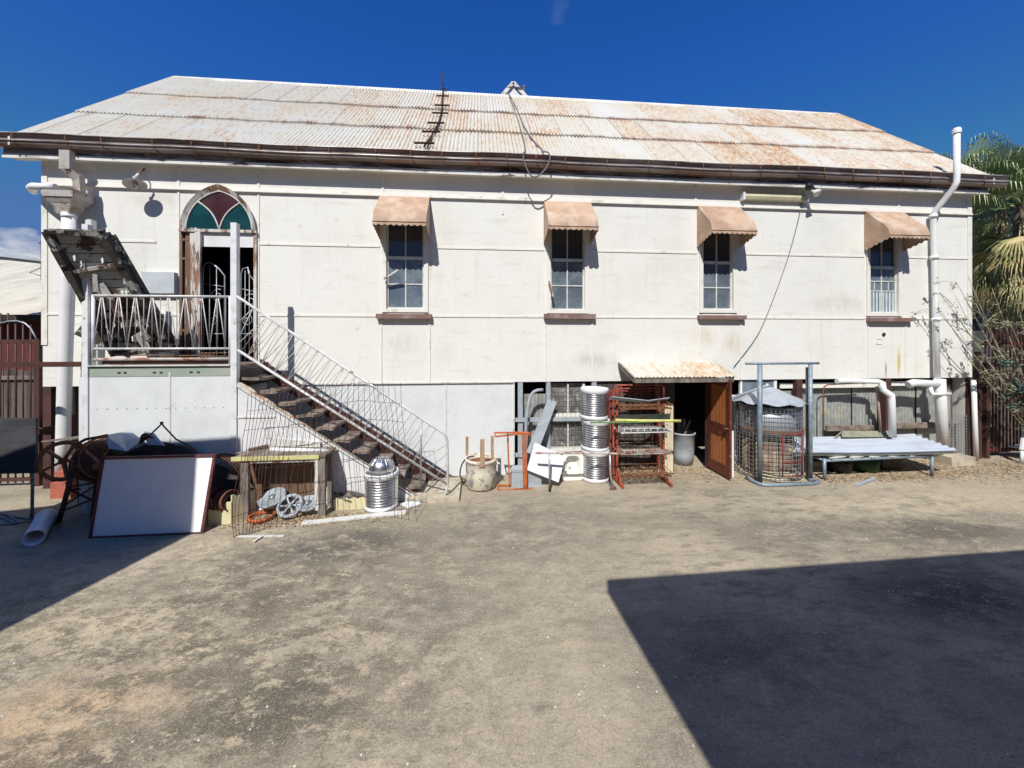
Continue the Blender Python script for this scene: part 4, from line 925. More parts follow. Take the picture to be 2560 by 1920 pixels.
# fallen canopy leaning on the porch
cnp = thing('collapsed_canopy', 'rotten timber door canopy leaning collapsed across the porch rail', 'canopy', P(300, 720, 6.4))
A = P(123,577,5.95); B = P(261,582,6.1); C = P(432,872,6.95); D_ = P(292,884,6.75)
nn = (B-A).cross(D_-A).normalized()
if nn.y > 0: nn = -nn       # towards the viewer
def cp(u, v, h=0): return A.lerp(B,u).lerp(D_.lerp(C,u), v)+nn*h
m = MB()
for (u0,v0,u1,v1,w,hh) in ((0,0,1,0,.07,.14),(0,0,0,1,.08,.13),(1,0,1,1,.09,.16),(.0,.99,1,.99,.07,.1)):
    for k in range(8):
        p0 = cp(u0+(u1-u0)*k/8, v0+(v1-v0)*k/8, .04); p1 = cp(u0+(u1-u0)*(k+1)/8, v0+(v1-v0)*(k+1)/8, .04)
        m.beam(p0, p1+ (p1-p0)*.03, w*random.uniform(.8,1.15), hh*random.uniform(.8,1.1), nn)
m.build('frame', rotdark, cnp)
m = MB(); m.prism([cp(.02,.01,-.06), cp(.98,.01,-.06), cp(.98,.99,-.06), cp(.02,.99,-.06)], nn*-.012); m.build('roof_sheet', rotdark, cnp)
m = MB(); m.beam(cp(.93,0,.0), cp(.93,1,.02), .05, .12, nn); m.beam(cp(1.07,.02,-.05), cp(1.06,1,-.03), .06, .1, nn); m.beam(cp(-.07,.12,-.03), cp(-.06,.6,-.03), .05, .08, nn); m.build('edge_moulding', rotdark, cnp)
m = MB()
for k in range(14):
    v0, v1 = .03+k*.068, .03+(k+1)*.068-.006
    if k in (8, 11, 12): continue
    hmax = random.uniform(.82,.96); q = [cp(.05,v0,-.02), cp(hmax,v0,-.02), cp(hmax,v1,-.02), cp(.05+(.3 if k in (7,10) else 0),v1,-.02)]
    m.prism(q, nn*-.015)
m.build('lining_boards', palegreen, cnp)
m = MB()
for v_ in (.27,.5): m.beam(cp(.05,v_+.03,.02), cp(.95,v_-.03,.02), .05, .06, nn)
for k in range(7): u = random.uniform(.2,.8); v_ = random.uniform(.3,.85); m.beam(cp(u,v_,.03), cp(u+random.uniform(-.15,.1),v_+random.uniform(.1,.25),.05), random.uniform(.04,.1), .02, nn)
m.each('broken_batten', peel, cnp)
m = MB()
for k in range(16):
    u = random.uniform(.1,.9); v_ = random.uniform(.05,.9); p = cp(u,v_,.03); m.prism([p, p+V((.03,0,.02)), p+V((.05,-.01,-.05)), p+V((.01,.01,-.08))], nn*.006)
m.build('paint_flakes', whitesheet, cnp)
m = MB(); m.beam(P(195,825,6.75), P(330,885,6.95), .03, .16, (0,0,1)); m.build('timber_plank', rotdark, label='dark rotten plank lying behind the left end of the porch rail', cat='plank')
m = MB(); m.beam(P(262,705,7.0), P(262,892,7.0)+V((0,0,0)), .12, .02, (0,1,0)) if 0 else m.beam((X(384,7.2),7.2,DZ), (X(378,7.25),7.28,3.15), .18, .02, (0,1,0)); m.build('leaning_board', whitesheet, label='short white board standing on the porch against the wall', cat='board')
m = MB()
for k in range(9):
    x = random.uniform(X(250,6.6), X(560,6.6)); y = random.uniform(6.45,7.1); m.beam((x,y,DZ+.02+.02*k), (x+random.uniform(.4,1.1), y+random.uniform(-.15,.15), DZ+.03+.02*k), random.uniform(.03,.09), .02)
m.each('timber_strip', brownwood, label='loose broken timber strip littering the porch deck', cat='timber strip', group='timber strips on the porch deck')

# ------------------------------------------------------------------ junk, left group
# gate rail across to the porch
m = MB(); zz = Z(150,911,6.34); m.beam((X(203,6.34),6.36,zz), (X(203,6.34)-3.2,6.36,zz), .05, .075); m.build('steel_rail', brown, label='brown steel rail running left from the porch post across the gate', cat='rail')
gt = thing('steel_gate', 'brown steel bar gate with arched wire on top left of the hall', 'gate', (X(95,7.55), 7.55, 0))
YG = 7.55
m = MB(); 
for k in range(13): x = X(89,YG)-.12*k-.08; m.tube([(x,YG,.06),(x,YG,Z(60,(783+ (k*7 if k<3 else 0) if k > 2 else 812-k*10),YG))], .012, 6)
m.each('bar', brown, gt)
m = MB(); x = X(98,YG)
m.box(x-.045,x+.045,YG-.045,YG+.045,0,Z(98,848,YG))
for z in (Z(60,853,YG), .12): m.box(x-1.9, x-.045, YG-.02, YG+.02, z-.03, z+.03)
m.build('frame', brown, gt)
m = MB(); m.tube([P(p_[0], p_[1], YG-.03) for p_ in smooth([(-20,815),(0,807),(20,802),(45,801),(65,806),(78,820),(86,838),(93,852)],1)], .013, 6); m.build('wire_arch', galv, gt)
m = MB(); m.tube([P(90,1066,YG-.06),P(105,1072,YG-.1),P(118,1068,7.3),P(136,1066,7.3)], .012, 6); m.build('chain', darkrust, gt)
fn = thing('paling_fence', 'weathered grey paling fence behind the brown gate', 'fence', (-11, 8.9, 0))
for k in range(22):
    x = X(100,8.9)-.12-k*.125; m = MB(); hgt = 1.95+random.uniform(-.05,.06); m.beam((x,8.9+random.uniform(-.01,.01),0),(x+random.uniform(-.012,.012),8.9,hgt), .108, .016, (0,1,0)); m.build('paling', fencewood, fn)
m = MB()
for z in (.75,1.8): m.box(X(100,8.9)-3, X(100,8.9), 8.84, 8.885, z-.04, z+.04)
m.each('rail', greywood, fn)
nb = thing('brick_house', 'red brick house with a pale iron roof left of the hall', 'house', (-14, 12, 0))
zg = Z(60,788,9.9)
m = MB(); m.box(-22, X(112,9.9), 9.9, 16, 0, zg); m.build('wall', brick, nb)
m = MB(); m.corr((-22,9.6,zg-.02),(22+X(140,9.6),0,0),(0,5.6,2.35), amp=.012, nv=1, seg=4); 
m.build('roof', nroof, nb)
m = MB(); m.box(-22, X(140,9.6), 9.5, 9.62, zg-.14, zg-.01); m.build('gutter', darkint, nb)
m = MB(); A = P(-40,606,9.0); B = P(126,658,7.9); m.grid(lambda u, v: A.lerp(B,u)+V((-.3*v,-.5*v,-.42*v*(1-u)))+V((0,0,.015*math.cos(u*60*math.pi))), 240, 1, True); m.grid(lambda u, v: A.lerp(B,u)+V((-.3*v,-.5*v,-.42*v*(1-u)-.02))+V((0,0,.015*math.cos(u*60*math.pi))), 240, 1, True); m.build('iron_sheet', greypaint, nb)
m = MB(); m.tube([P(104,600,8.0),P(104,700,8.0)], .012, 6); m.tube([P(104,668,8.0),P(74,682,8.0),P(104,690,8.0)], .008, 5); m.tube([P(98,608,8.0),P(108,606,8.0)], .012, 6); m.build('aerial', darkint, nb)

# upended dark table
tb = thing('upended_table', 'dark weathered board table on a bare steel leg at the left edge', 'table', G(40,1310))
d0 = 5.35
A = D(-60,1044,d0+.1); B = D(89,1046,d0+.1); C = D(89,1183,d0-.12); E = D(-60,1186,d0-.12)
m = MB(); m.prism([A,B,C,E], (0,.03,0)); m.build('tabletop', darkboard, tb)
m = MB(); b_ = G(80,1298); m.tube([D(82,1165,5.38), b_+V((0,0,.0))], .018, 8); m.build('leg', bluepipe, tb)
m = MB(); 
for p0, p1 in (((0,1284),(76,1298)),((0,1312),(80,1302)),((20,1287),(48,1306)),((0,1290),(40,1309)),((-60,1300),(0,1284))): m.tube([G(*p0,.02), G(*p1,.02)], .014, 6)
m.build('base_frame', bluepipe, tb)
# pipe on the ground
m = MB(); a = G(84,1345,.095); b = G(116,1291,.095); ax = (b-a)
m.lathe(a, [(.098,0),(.098,ax.length*.86),(.108,ax.length*.87),(.108,ax.length),(.094,ax.length),(.088,ax.length*.85),(.088,0),(.098,0)], ax, 28); m.build('plastic_pipe', pvc, label='short white plastic pipe offcut lying on the shaded concrete', cat='pipe')

# concrete mixer
cm = thing('concrete_mixer', 'rusty old concrete mixer with a spoked gear wheel', 'concrete mixer', G(200,1290))
c = D(159,1152,5.37); vd = V((.35,-1,.08)).normalized()
m = MB(); m.ring(c, .245, vd, .022, 36, 8); m.lathe(c-vd*.02, [(.0,0),(.045,0),(.045,.05),(.0,.05)], vd, 14)
u = vd.cross(V((0,0,1))).normalized(); w_ = vd.cross(u)
for k in range(5):
    a = 2*math.pi*k/5+.5; dd = u*math.cos(a)+w_*math.sin(a); m.beam(c+dd*.03, c+dd*.24, .03, .045, vd)
for k in range(48):
    a = 2*math.pi*k/48; dd = u*math.cos(a)+w_*math.sin(a); m.beam(c+dd*.262, c+dd*.28, .018, .04, vd)
m.build('gear_wheel', rust, cm)
m = MB(); c2 = D(252,1150,5.66); ax = V((.9,-.25,.35)).normalized()
m.lathe(c2-ax*.42, [(0,0.08),(.13,.09),(.22,.16),(.27,.27),(.285,.36),(.285,.5),(.25,.62),(.18,.74),(.16,.74),(.23,.62),(.27,.5)], ax, 26); m.build('drum', darkrust, cm)
m = MB(); m.ring(c2-ax*.05, .29, ax, .02, 30, 6); m.ring(c2+ax*.08, .29, ax, .014, 30, 6)
m.tube([D(188,1112,5.47),D(215,1098,5.42),D(250,1092,5.42),D(268,1088,5.42)], .02, 6); m.tube([D(190,1120,5.42),D(240,1096,5.32),D(270,1092,5.32)], .012, 6)
m.beam(D(214,1128,5.22), D(250,1158,5.17), .03, .02); m.beam(D(270,1122,5.22), D(250,1158,5.17), .03, .02); m.lathe(D(247,1165,5.17), [(0,-.03),(.05,-.03),(.05,.03),(0,.03)], vd, 12)
m.build('yoke', rust, cm)
m = MB(); pts = [D(176,1175,5.32), D(172,1215,5.22), D(160,1260,5.17), G(147,1302,.0)]
m.tube(pts, .028, 8); m.tube([D(245,1180,5.52), G(232,1290,0)], .028, 8); m.tube([D(196,1180,5.82), G(200,1262,0)], .022, 8)
for p0, p1 in (((172,1218),(245,1205)),((170,1222),(240,1255)),((160,1265),(236,1215)),((150,1280),(232,1248)),((165,1225),(200,1222))): m.beam(D(*p0,5.22), D(*p1,5.37), .022, .022)
m.build('stand', darkrust, cm)
m = MB(); a = D(103,1106,6.0); b = D(200,1097,6.0); m.prism([a, b, b+V((.0,.35,.02)), a+V((.25,.3,.0))], (0,0,.022)); m.build('loose_board', greywood, label='pale weathered board laid flat above the mixer wheel', cat='board')
# tarp heap behind the whiteboard
def heap(px0, px1, ytop, Y0, Y1, amp, seed, name, m_, **k):
    m = MB()
    def fn(u, v):
        px = px0+(px1-px0)*u; x = X(px, (Y0+Y1)/2); y = Y0+(Y1-Y0)*v
        h = ytop(u)*math.sin(math.pi*min(1, .04+.96*v))**.55
        p = V((x, y, h)); q = noise.noise(V((x*3.1+seed, y*4, seed)))*amp + noise.noise(V((x*9+seed, y*11, seed)))*amp*.45
        return V((x+q*.4, y+q*.5, max(.0, h+q)))
    m.grid(fn, 70, 24, False); return m.build(name, m_, **k)
tarpm = mat('dark_tarpaulin', (.022,.020,.022), (.045,.035,.032), 5, (.4,.6), (.09,.045,.03), 7, (.6,.68), rough=.75, bump=.6)
heap(262, 605, lambda u: .62+.46*math.sin(math.pi*min(1,(u+.12)*.95))**1.2-.10*max(0,u-.6), 5.98, 6.28, .05, 3.3, 'tarpaulin_heap', tarpm, label='crumpled dark tarpaulin heap behind the whiteboard', cat='tarpaulin')
m = MB()
def cs(a, b):                                # curved rusty corrugated sheet spilling to the right
    t = a; r = .42; ang = R(100)-t*R(95)
    fl_ = .5+.5*b
    return V((X(528,6.0)+.0+math.cos(ang)*.42+b*.02, 5.93+.30*b, .48+math.sin(ang)*.42*(1-.12*b)+.012*math.cos(b*2*math.pi*5)))
m.grid(cs, 20, 60, True); m.grid(lambda a, b: cs(a,b)+V((0,0,-.006)), 20, 60, True)
m.build('curved_iron_sheet', darkrust, label='rusty curved corrugated sheet beside the whiteboard', cat='iron sheet')
# clear plastic sheets
m = MB()
A,B,C,E,F2 = D(263,1088,5.50), D(305,1080,5.65), D(355,1100,5.55), D(318,1128,5.35), D(272,1122,5.35)
m.prism([A,B,E,F2], (0,.012,0)); m.prism([B,D(323,1077,5.70),C,E], (0,.012,0)); m.prism([D(360,1078,5.70),D(385,1084,5.70),D(410,1114,5.60),D(368,1112,5.60)], (0,.012,0))
m.build('plastic_sheet', clearp, label='bent dusty clear plastic panel on top of the scrap heap', cat='plastic panel')
m = MB(); m.tube([D(350,1110,5.45), D(378,1085,5.45), D(404,1060,5.45), D(405,1056,5.45), D(408,1064,5.45), D(440,1098,5.48), D(465,1110,5.50), D(493,1130,5.50)], .011, 6); m.lathe(D(404,1057,5.45), [(0,-.02),(.02,-.01),(.02,.01),(0,.02)], n=8); m.build('bent_wire', darkrust, label='dark bent wire hook sticking up from the scrap heap', cat='wire')
m = MB(); m.lathe(D(362,1092,5.48), [(0,-.05),(.045,-.04),(.05,.02),(.03,.06),(0,.07)], (.5,-.3,.4), 10); m.tube([D(350,1105,5.48), D(366,1090,5.48), D(382,1094,5.48)], .016, 6); m.build('tap_fitting', darkrust, label='dark metal tap fitting lying on the scrap heap', cat='fitting')
# whiteboard
wb = thing('whiteboard', 'large whiteboard in a red brown frame leaning in the yard', 'whiteboard', (-4.4, 5.55, 0))
a = G(222,1347,.0); b = G(508,1331,.0); a.y = b.y = (a.y+b.y)/2; Yt = a.y+.13
c = P(537,1137,Yt); d = P(258,1147,Yt); ht = (c.z+d.z)/2; c.z = d.z = ht
n2 = (b-a).cross(d-a).normalized(); n2 = n2 if n2.y < 0 else -n2
m = MB(); m.prism([a+V((.02,0,.02)),b+V((-.02,0,.02)),c+V((-.02,0,-.02)),d+V((.02,0,-.02))], n2*-.012); m.build('panel', boardm, wb)
m = MB()
for p, q in ((a,b),(b,c),(c,d),(d,a)):
    m.beam(p+(q-p).normalized()*-.012, q+(q-p).normalized()*.0, .032, .03, n2)
m.build('frame', redbrown, wb)
# cream box with rusty drums
rimrust = mat('flaking_rim', (.17,.07,.045), (.10,.04,.03), 8, (.42,.6), (.5,.46,.42), 12, (.6,.64), rough=.8, bump=.3)
cb = thing('cream_planter', 'broken cream plastic planter box right of the whiteboard', 'planter', G(560,1312))
a = G(521,1313); b = G(578,1311); Yb = b.y; w_ = b.x-a.x; x0 = a.x; dpt = .30
def wavy(p, q, n=10, h0=.38, seed=0):
    top = []
    for k in range(n+1):
        t = k/n; top.append(V(p).lerp(V(q), t)+V((0,0,h0+.035*math.sin(t*2*math.pi*1.0+seed)+.02*math.sin(t*17+seed))))
    return [V(p), V(q)] + top[::-1]
m = MB(); fr_ = wavy((x0,Yb,0),(x0+w_,Yb,0),h0=.33); m.prism(fr_, (0,.012,0))
m.prism(wavy((x0+w_,Yb+.012,0),(x0+w_+.16,Yb+dpt,0),h0=.36,seed=1), (-.012,0,0)); m.prism(wavy((x0,Yb+.012,0),(x0-.02,Yb+dpt,0),h0=.34,seed=2), (.012,0,0)); m.prism([(x0-.02,Yb+dpt,0),(x0+w_+.16,Yb+dpt,0),(x0+w_+.16,Yb+dpt,.34),(x0-.02,Yb+dpt,.34)], (0,-.012,0))
m.prism([(x0+.005,Yb+.01,.01),(x0+w_-.005,Yb+.01,.01),(x0+w_+.13,Yb+dpt-.02,.01),(x0,Yb+dpt-.02,.01)], (0,0,.015))
m.build('box', creambox, cb)
axw = V((1,-.5,.12)).normalized()
for k, (px, py, rr) in enumerate(((544,1247,.15),(562,1250,.145),(574,1250,.14))):
    c = D(px, py, 5.46); m = MB(); m.lathe(c, [(rr*.25,-.01),(rr*.3,.015),(rr*.8,.0),(rr*.82,-.03),(rr,-.04),(rr*1.03,-.02),(rr*.9,.0),(rr*.9,.02),(rr*1.03,.035),(rr,.045),(rr*.8,.02)], axw, 30)
    m.build('wheel_rim', [darkrust, darkrust, rimrust][k], label=['darkest rusty wheel rim standing at the left in the cream planter', 'flaking rusty wheel rim in the middle of the cream planter', 'rusty wheel rim nearest the bench in the cream planter'][k], cat='wheel rim', group='wheel rims in the cream planter')

# wooden bench with junk
bh = thing('workbench', 'broken wooden workbench with a yellow edged top below the stair', 'workbench', (-3.2, 6.0, 0))
Yb0, Yb1 = 5.82, 6.26
zt = Z(690,1141,Yb0); x0, x1 = X(577,Yb0), X(797,Yb0)
m = MB(); m.box(x0, x1, Yb0, Yb0+.02, zt-.055, zt); m.build('yellow_edge', yellowp, bh)
m = MB(); m.box(x0+.01, x1+.08, Yb0+.021, Yb1, zt-.04, zt-.005); m.build('top', greywoodx, bh)
for px0, px1, Yl in ((600,620,Yb0+.03),(794,812,Yb0+.02),(818,829,Yb1-.06)):
    m = MB(); xa_, xb_ = X(px0,Yl), X(px1,Yl); m.box(xa_, xb_, Yl, Yl+.06, 0, zt-.058); m.build('leg', greywood, bh)
m = MB(); xa_, xb_ = X(786,Yb0), X(794,Yb0); m.beam((xb_-.02,Yb0+.03,.1),(xb_-.03,Yb0+.03,zt-.06), .05, .03); m.box(X(620,Yb0)+.01, X(794,Yb0)-.03, Yb0+.03, Yb0+.05, zt-.10, zt-.06); m.build('brace', peel, bh)
m = MB()
for k in range(10):
    xa_ = X(620,Yb1)+k*.125
    if xa_+.12 < X(800,Yb1): m.box(xa_, xa_+.118, Yb1-.04, Yb1-.02, .12+random.random()*.02, zt-.045)
m.build('back_boards', brownwood, bh)
m = MB(); a = G(618,1290,.16); m.prism([D(617,1262,5.75), D(705,1282,5.7), D(702,1287,5.68), D(620,1270,5.72)], (0,.25,.0)); m.build('low_shelf', whitesheet, bh)
def disc(c, r, ax, spk, lab, th=.035):
    t = thing('grey_disc', lab, 'wheel', c, 'grey wheels under the workbench')
    if spk:
        m = MB(); m.lathe(c, [(r*.78,-th/2),(r,-th/2),(r*1.02,0),(r,th/2),(r*.78,th/2),(r*.78,-th/2)], ax, 32); m.build('rim', greypaint, t)
        m = MB(); ax = V(ax).normalized(); u = ax.orthogonal().normalized(); w2 = ax.cross(u)
        for k in range(6): a = math.pi/3*k+.2; dd = u*math.cos(a)+w2*math.sin(a); m.beam(c+dd*.02, c+dd*r*.8, .022, .018, ax)
        m.lathe(c, [(0,-.02),(.035,-.02),(.035,.025),(0,.025)], ax, 12); m.build('spokes', greypaint, t)
    else:
        m = MB(); m.lathe(c, [(0,-th/2),(r,-th/2),(r*1.01,0),(r,th/2),(r*.9,th/2),(r*.87,th*.2),(0,th*.2)], ax, 32); m.build('plate', greypaint, t)
        m = MB(); m.lathe(c, [(.03,th*.2),(.045,th*.2),(.04,th*.9),(.0,th*.9)], ax, 14); m.build('hub', galv, t)
disc(D(681,1244,5.75), .19, (-.15,-.45,1), False, 'solid grey disc wheel under the workbench nearest the left leg')
disc(D(725,1264,5.62), .175, (.05,-.75,.8), True, 'spoked grey wheel rim under the workbench')
disc(D(770,1258,5.72), .165, (.1,-.3,1), False, 'solid grey disc wheel under the workbench against the right leg')
m = MB(); cbk = G(655,1295,.02); m.lathe(cbk, [(.15,0),(.17,0),(.175,.05),(.15,.05),(.15,0)], n=24); m.build('orange_hoop', orange, label='small orange rusty hoop on the ground in front of the workbench', cat='hoop')
# things on the bench
m = MB(); a = D(660,1092,6.0); b = D(800,1108,6.0); 
for q in (0,): m.prism([a, b, b+V((0,0,-.10)), a+V((0,0,-.17))], (0,.02,0)); m.prism([a+V((0,.02,0)),b+V((0,.02,0)),b+V((-.02,.14,.0)),a+V((-.02,.14,0))], (0,0,-.02))
m.build('white_trough', leadw, label='white timber trough piece lying at the back of the workbench', cat='timber')
m = MB(); z_ = zt; m.tube([D(676,1124,5.85), D(822,1128,5.85)], .035, 8); m.build('white_tube', pvc, label='white rounded length lying along the workbench top', cat='tube')
m = MB(); m.beam(D(622,1130,5.8)+V((0,0,.03)), D(690,1113,6.1)+V((0,0,.02)), .04, .05); m.beam(D(668,1135,5.82), D(820,1140,5.86), .10, .02); m.beam(D(700,1118,6.0), D(830,1120,6.0), .1, .02); m.beam(D(590,1136,5.9)+V((0,0,.03)), D(680,1137,5.8)+V((0,0,.02)), .08, .015); m.each('timber_length', greywoodx, label=['short grey timber length standing proud at the left of the workbench pile','grey timber length along the front of the workbench top','grey timber length at the back of the workbench pile under the white trough','thin timber strip poking out past the left end of the workbench'], cat='timber', group='timber lengths on the workbench')
# cream fretwork and planks on the ground
m = MB(); a = G(833,1275); b = G(914,1272); n=24
top = [a.lerp(b,k/n)+V((0,0,.15+.03*abs(math.sin(k/n*math.pi*4)))) for k in range(n+1)]
m.prism([a,b]+top[::-1], (0,.015,0)); m.build('fretwork_board', creambox, label='cream scalloped board on the ground left of the metal tub', cat='board')
m = MB(); m.beam(D(838,1232,6.1), D(905,1250,6.0), .06, .03); m.beam(D(840,1240,6.0), D(890,1256,5.95), .05, .03); m.beam(D(850,1222,6.15), D(912,1240,6.05), .04, .04); m.beam(D(860,1246,5.9),D(880,1252,5.9),.08,.02); m.each('timber_offcut', greywood, label=['long upper grey timber offcut behind the cream scalloped board','short grey timber offcut beside the tub behind the cream scalloped board','thickest grey timber offcut leaning by the stair behind the cream board','small flat timber offcut lowest behind the cream scalloped board'], cat='timber', group='timber offcuts by the cream board')
m = MB(); a = G(755,1308,.01); b = G(1015,1280,.01); m.beam(a, b, .11, .018); m.build('ground_plank', leadw, label='long pale plank on the ground in front of the metal tub', cat='plank')
m = MB(); m.beam(G(592,1341,.01), G(710,1340,.01), .035, .012); m.beam(G(634,1354,.02), G(662,1336,.02), .03, .012); m.each('ground_lath', leadw, label=['long thin pale lath lying at the lower left foot of the wire mesh','short pale lath crossing under the long one at the foot of the wire mesh'], cat='lath', group='laths by the wire mesh')
m = MB(); m.prism([G(1000,1262,.01), G(1045,1248,.01), G(1052,1262,.01), G(1020,1272,.01)], (0,0,.02)); m.build('fibro_scrap', whitesheet, label='flat white fibro scrap at the foot of the stair', cat='scrap')

# metal tubs
def make_tub(loc, lab):
    t = thing('metal_tub', lab, 'tub', (0,0,0), 'ribbed metal washing tubs')
    r = .25; pr = [(r*.96,.07)]
    for k in range(10*8+1):
        z = .07+.41*k/80; pr.append((r*.95+.012*math.cos(k/8*2*math.pi), z))
    m = MB(); m.lathe((0,0,0), pr+[(r*.93,.48),(r*.93,.03),(0,.03)], n=40); m.build('ribbed_shell', steel, t)
    m = MB(); m.lathe((0,0,0), [(r*.9,0),(r*1.0,0),(r*1.01,.07),(r*.95,.075)], n=40); m.build('bottom_rim', rimwhite, t)
    m = MB(); m.lathe((0,0,0), [(r*.97,.475),(r*1.03,.48),(r*1.03,.555),(r*1.0,.565),(r*.93,.56),(r*.93,.48)], n=40); m.build('top_rim', rimwhite, t)
    t.location = loc; return t
c = G(1489,1180); c.y = 6.98; c.x = X(1488, 6.98)
t0 = make_tub(c, 'bottom ribbed metal tub of the stack of three')
dup(t0, c+V((-.01,0,.565)), (R(2),0,1), 'middle ribbed metal tub of the stack of three')
dup(t0, c+V((-.03,-.01,1.135)), (R(1),R(-1),2), 'top ribbed metal tub of the stack of three')
c4 = V((X(954,6.12), 6.12, 0)); dup(t0, c4, (0,0,.5), 'ribbed metal tub at the foot of the stair with a steel bowl in it')
m = MB(); c = c4+V((0,0,.60)); pr = [(0,-.17),(.1,-.16),(.16,-.10),(.19,0),(.17,.09),(.11,.15),(.03,.175),(0,.178)]
m.lathe(c, pr, (.12,-.2,1), 28)
for k in range(14): a = 2*math.pi*k/14; m.tube([c+V((math.cos(a)*rr, math.sin(a)*rr, zz)) for rr, zz in ((.194,0),(.175,.09),(.112,.155),(.03,.182))], .004, 4)
m.build('steel_bowl', steel, label='domed shiny steel bowl upside down on the tub by the stair', cat='bowl')

# wire mesh panel draped in front
wp = MB()
BL = [G(585,1345), G(640,1330), G(760,1305), G(900,1290), G(1045,1300)]
TL = [P(628,975,6.2), P(700,968,6.2), P(800,965,6.22), P(900,950,6.26), P(1004,955,6.26)]
def poly(L_, t):
    t *= len(L_)-1; i = min(int(t), len(L_)-2); return L_[i].lerp(L_[i+1], t-i)
def wf_(u, v):
    p = poly(BL,u).lerp(poly(TL,u), v)
    q = noise.noise(V((u*5, v*3, 1.7)))*.10 + noise.noise(V((u*13, v*7, 5)))*.03
    return p+V((q*.6, -abs(q)*.6-.05*math.sin(math.pi*v)*1.0, q*.2*(v > 0)))
NU = 31
for i in range(NU+1):
    u = i/NU; vm = 1.0 if (i % 3) else .97
    v0 = 0 if u < .42 or u > .9 else (.12+.1*math.sin(u*9))
    wp.tube([wf_(u, v0+(vm-v0)*k/9) for k in range(10)], .0036, 4, False)
for j in range(8):
    v = j/7*.98; u0 = random.uniform(0,.02)
    if j == 0: wp.tube([wf_(u0+(.3-u0)*k/12, v+.01) for k in range(13)], .0036, 4, False); continue
    wp.tube([wf_(u0+(1-u0)*k/40, v) for k in range(41)], .0036, 4, False)
wp.build('wire_mesh', darkrust, label='bent rusty wire fencing panel leaning on the stair and workbench', cat='wire mesh')

# ------------------------------------------------------------------ junk, middle group
Q = lambda x, y: (1100+x/3.456, 860+y/3.456)
# cream copper / drum with stakes
c = V((X(1203,6.72+.05), 6.80, 0)); cd = thing('cream_drum', 'flaking cream metal drum with three timber stakes in it', 'drum', c)
m = MB(); m.lathe(c, [(0,.02),(.25,.02),(.262,.03),(.27,.3),(.268,.46),(.285,.475),(.285,.515),(.262,.52),(.25,.5),(.25,.06),(0,.06)], n=36); m.build('body', creampaint, cd)
m = MB(); m.lathe(c, [(0,.44),(.249,.44)], n=24); m.build('rusty_fill', rust, cd)
m = MB(); m.tube([c+V((.27,-.05,.42)), c+V((.33,-.07,.42))], .02, 8); m.tube([c+V((.26,.02,.49)), c+V((.30,.02,.49))], .03, 8); m.build('lug', creampaint, cd)
for (x0_, y0_, y1_, w2, d_, m_) in ((1167.5,1092,1150,.05,.17,brownwood),(1206,1098,1166,.075,-.275,brownwood),(1230.5,1090,1150,.055,.12,brownwood)):
    yy = 6.80+d_; x = X(x0_, yy); zt2 = Z(x0_, y0_, yy); zb2 = Z(x0_, y1_, yy) if d_ < 0 else .3
    m = MB(); m.box(x-w2/2, x+w2/2, yy-.02, yy+.015, zb2, zt2); 
    m.build('stake', mat('tan_stake', (.40,.27,.16), (.26,.15,.08), 7, (.45,.6), rough=.8, st=(2,2,.4)) if not 'tan_stake' in bpy.data.materials else bpy.data.materials['tan_stake'], cd)
m = MB(); m.tube([V(p) for p in smooth([tuple(D(*Q(*q), 6.75)) for q in ((295,968),(250,970),(215,990),(185,1040),(172,1090),(170,1130),(178,1165),(200,1195),(220,1205))],1)], .012, 8); m.build('black_hose', blackm, label='black hose curling down the left of the cream drum', cat='hose')
# orange stand
os_ = thing('orange_stand', 'rusty orange steel stand beside the cream drum', 'stand', G(*Q(650,1250)))
b0 = G(*Q(720,1255)); Yo = b0.y; def_ = None
def OP(x, y, dy=0): return P(*Q(x,y), Yo+dy)
m = MB(); m.beam(OP(715,755), OP(728,1245), .035, .035); m.beam(OP(738,755), OP(745,1240), .03, .03); m.build('main_post', orange, os_)
m = MB(); m.beam(OP(585,775,.1), OP(600,1225,.1), .028, .028); m.build('back_post', orange, os_)
m = MB(); m.beam(OP(470,767,.1), OP(705,765,.05), .03, .025); m.beam(OP(478,800,.0), OP(770,768,.0), .025, .025); m.tube([OP(690,765), OP(770,770), OP(778,798)], .022, 6); m.beam(OP(472,765,.1), OP(480,803,0), .02, .02); m.build('top_arms', orange, os_)
m = MB(); m.beam(OP(500,1268), OP(795,1250), .04, .03); m.beam(OP(500,1222,.15), OP(790,1228,.15), .03, .03); m.beam(OP(500,1222,.15), OP(500,1268,0), .03, .03); m.beam(OP(790,1228,.15), OP(796,1285,-.05), .03, .03); m.build('base', orange, os_)
# cistern box
m = MB(); c = G(*Q(740,1236)); x0, x1 = P(*Q(612,1200),6.85).x, P(*Q(868,1200),6.85).x
m.prism([(x0,6.72,.0),(x1,6.72,0),(x1-.01,6.72,.27),(x0+.005,6.72,.27)], (0,.22,0)); m.box(x0-.005, x1+.015, 6.71, 6.95, .27, .31); m.box(x0+.1,x1+.03,6.69,6.72,.0,.02); m.build('cistern', greypaint, label='blue grey cistern box on the ground behind the orange stand', cat='cistern')
# curved pipe
m = MB(); m.tube([P(*Q(*q), W-.14) for q in smooth([(745,1130),(742,950),(738,760),(745,650),(757,560),(768,490),(782,440),(808,408),(845,394),(890,396)],1)], .030, 10); m.build('hooked_pipe', greypaint, label='tall blue grey pipe with a hooked top against the wall frame', cat='pipe')
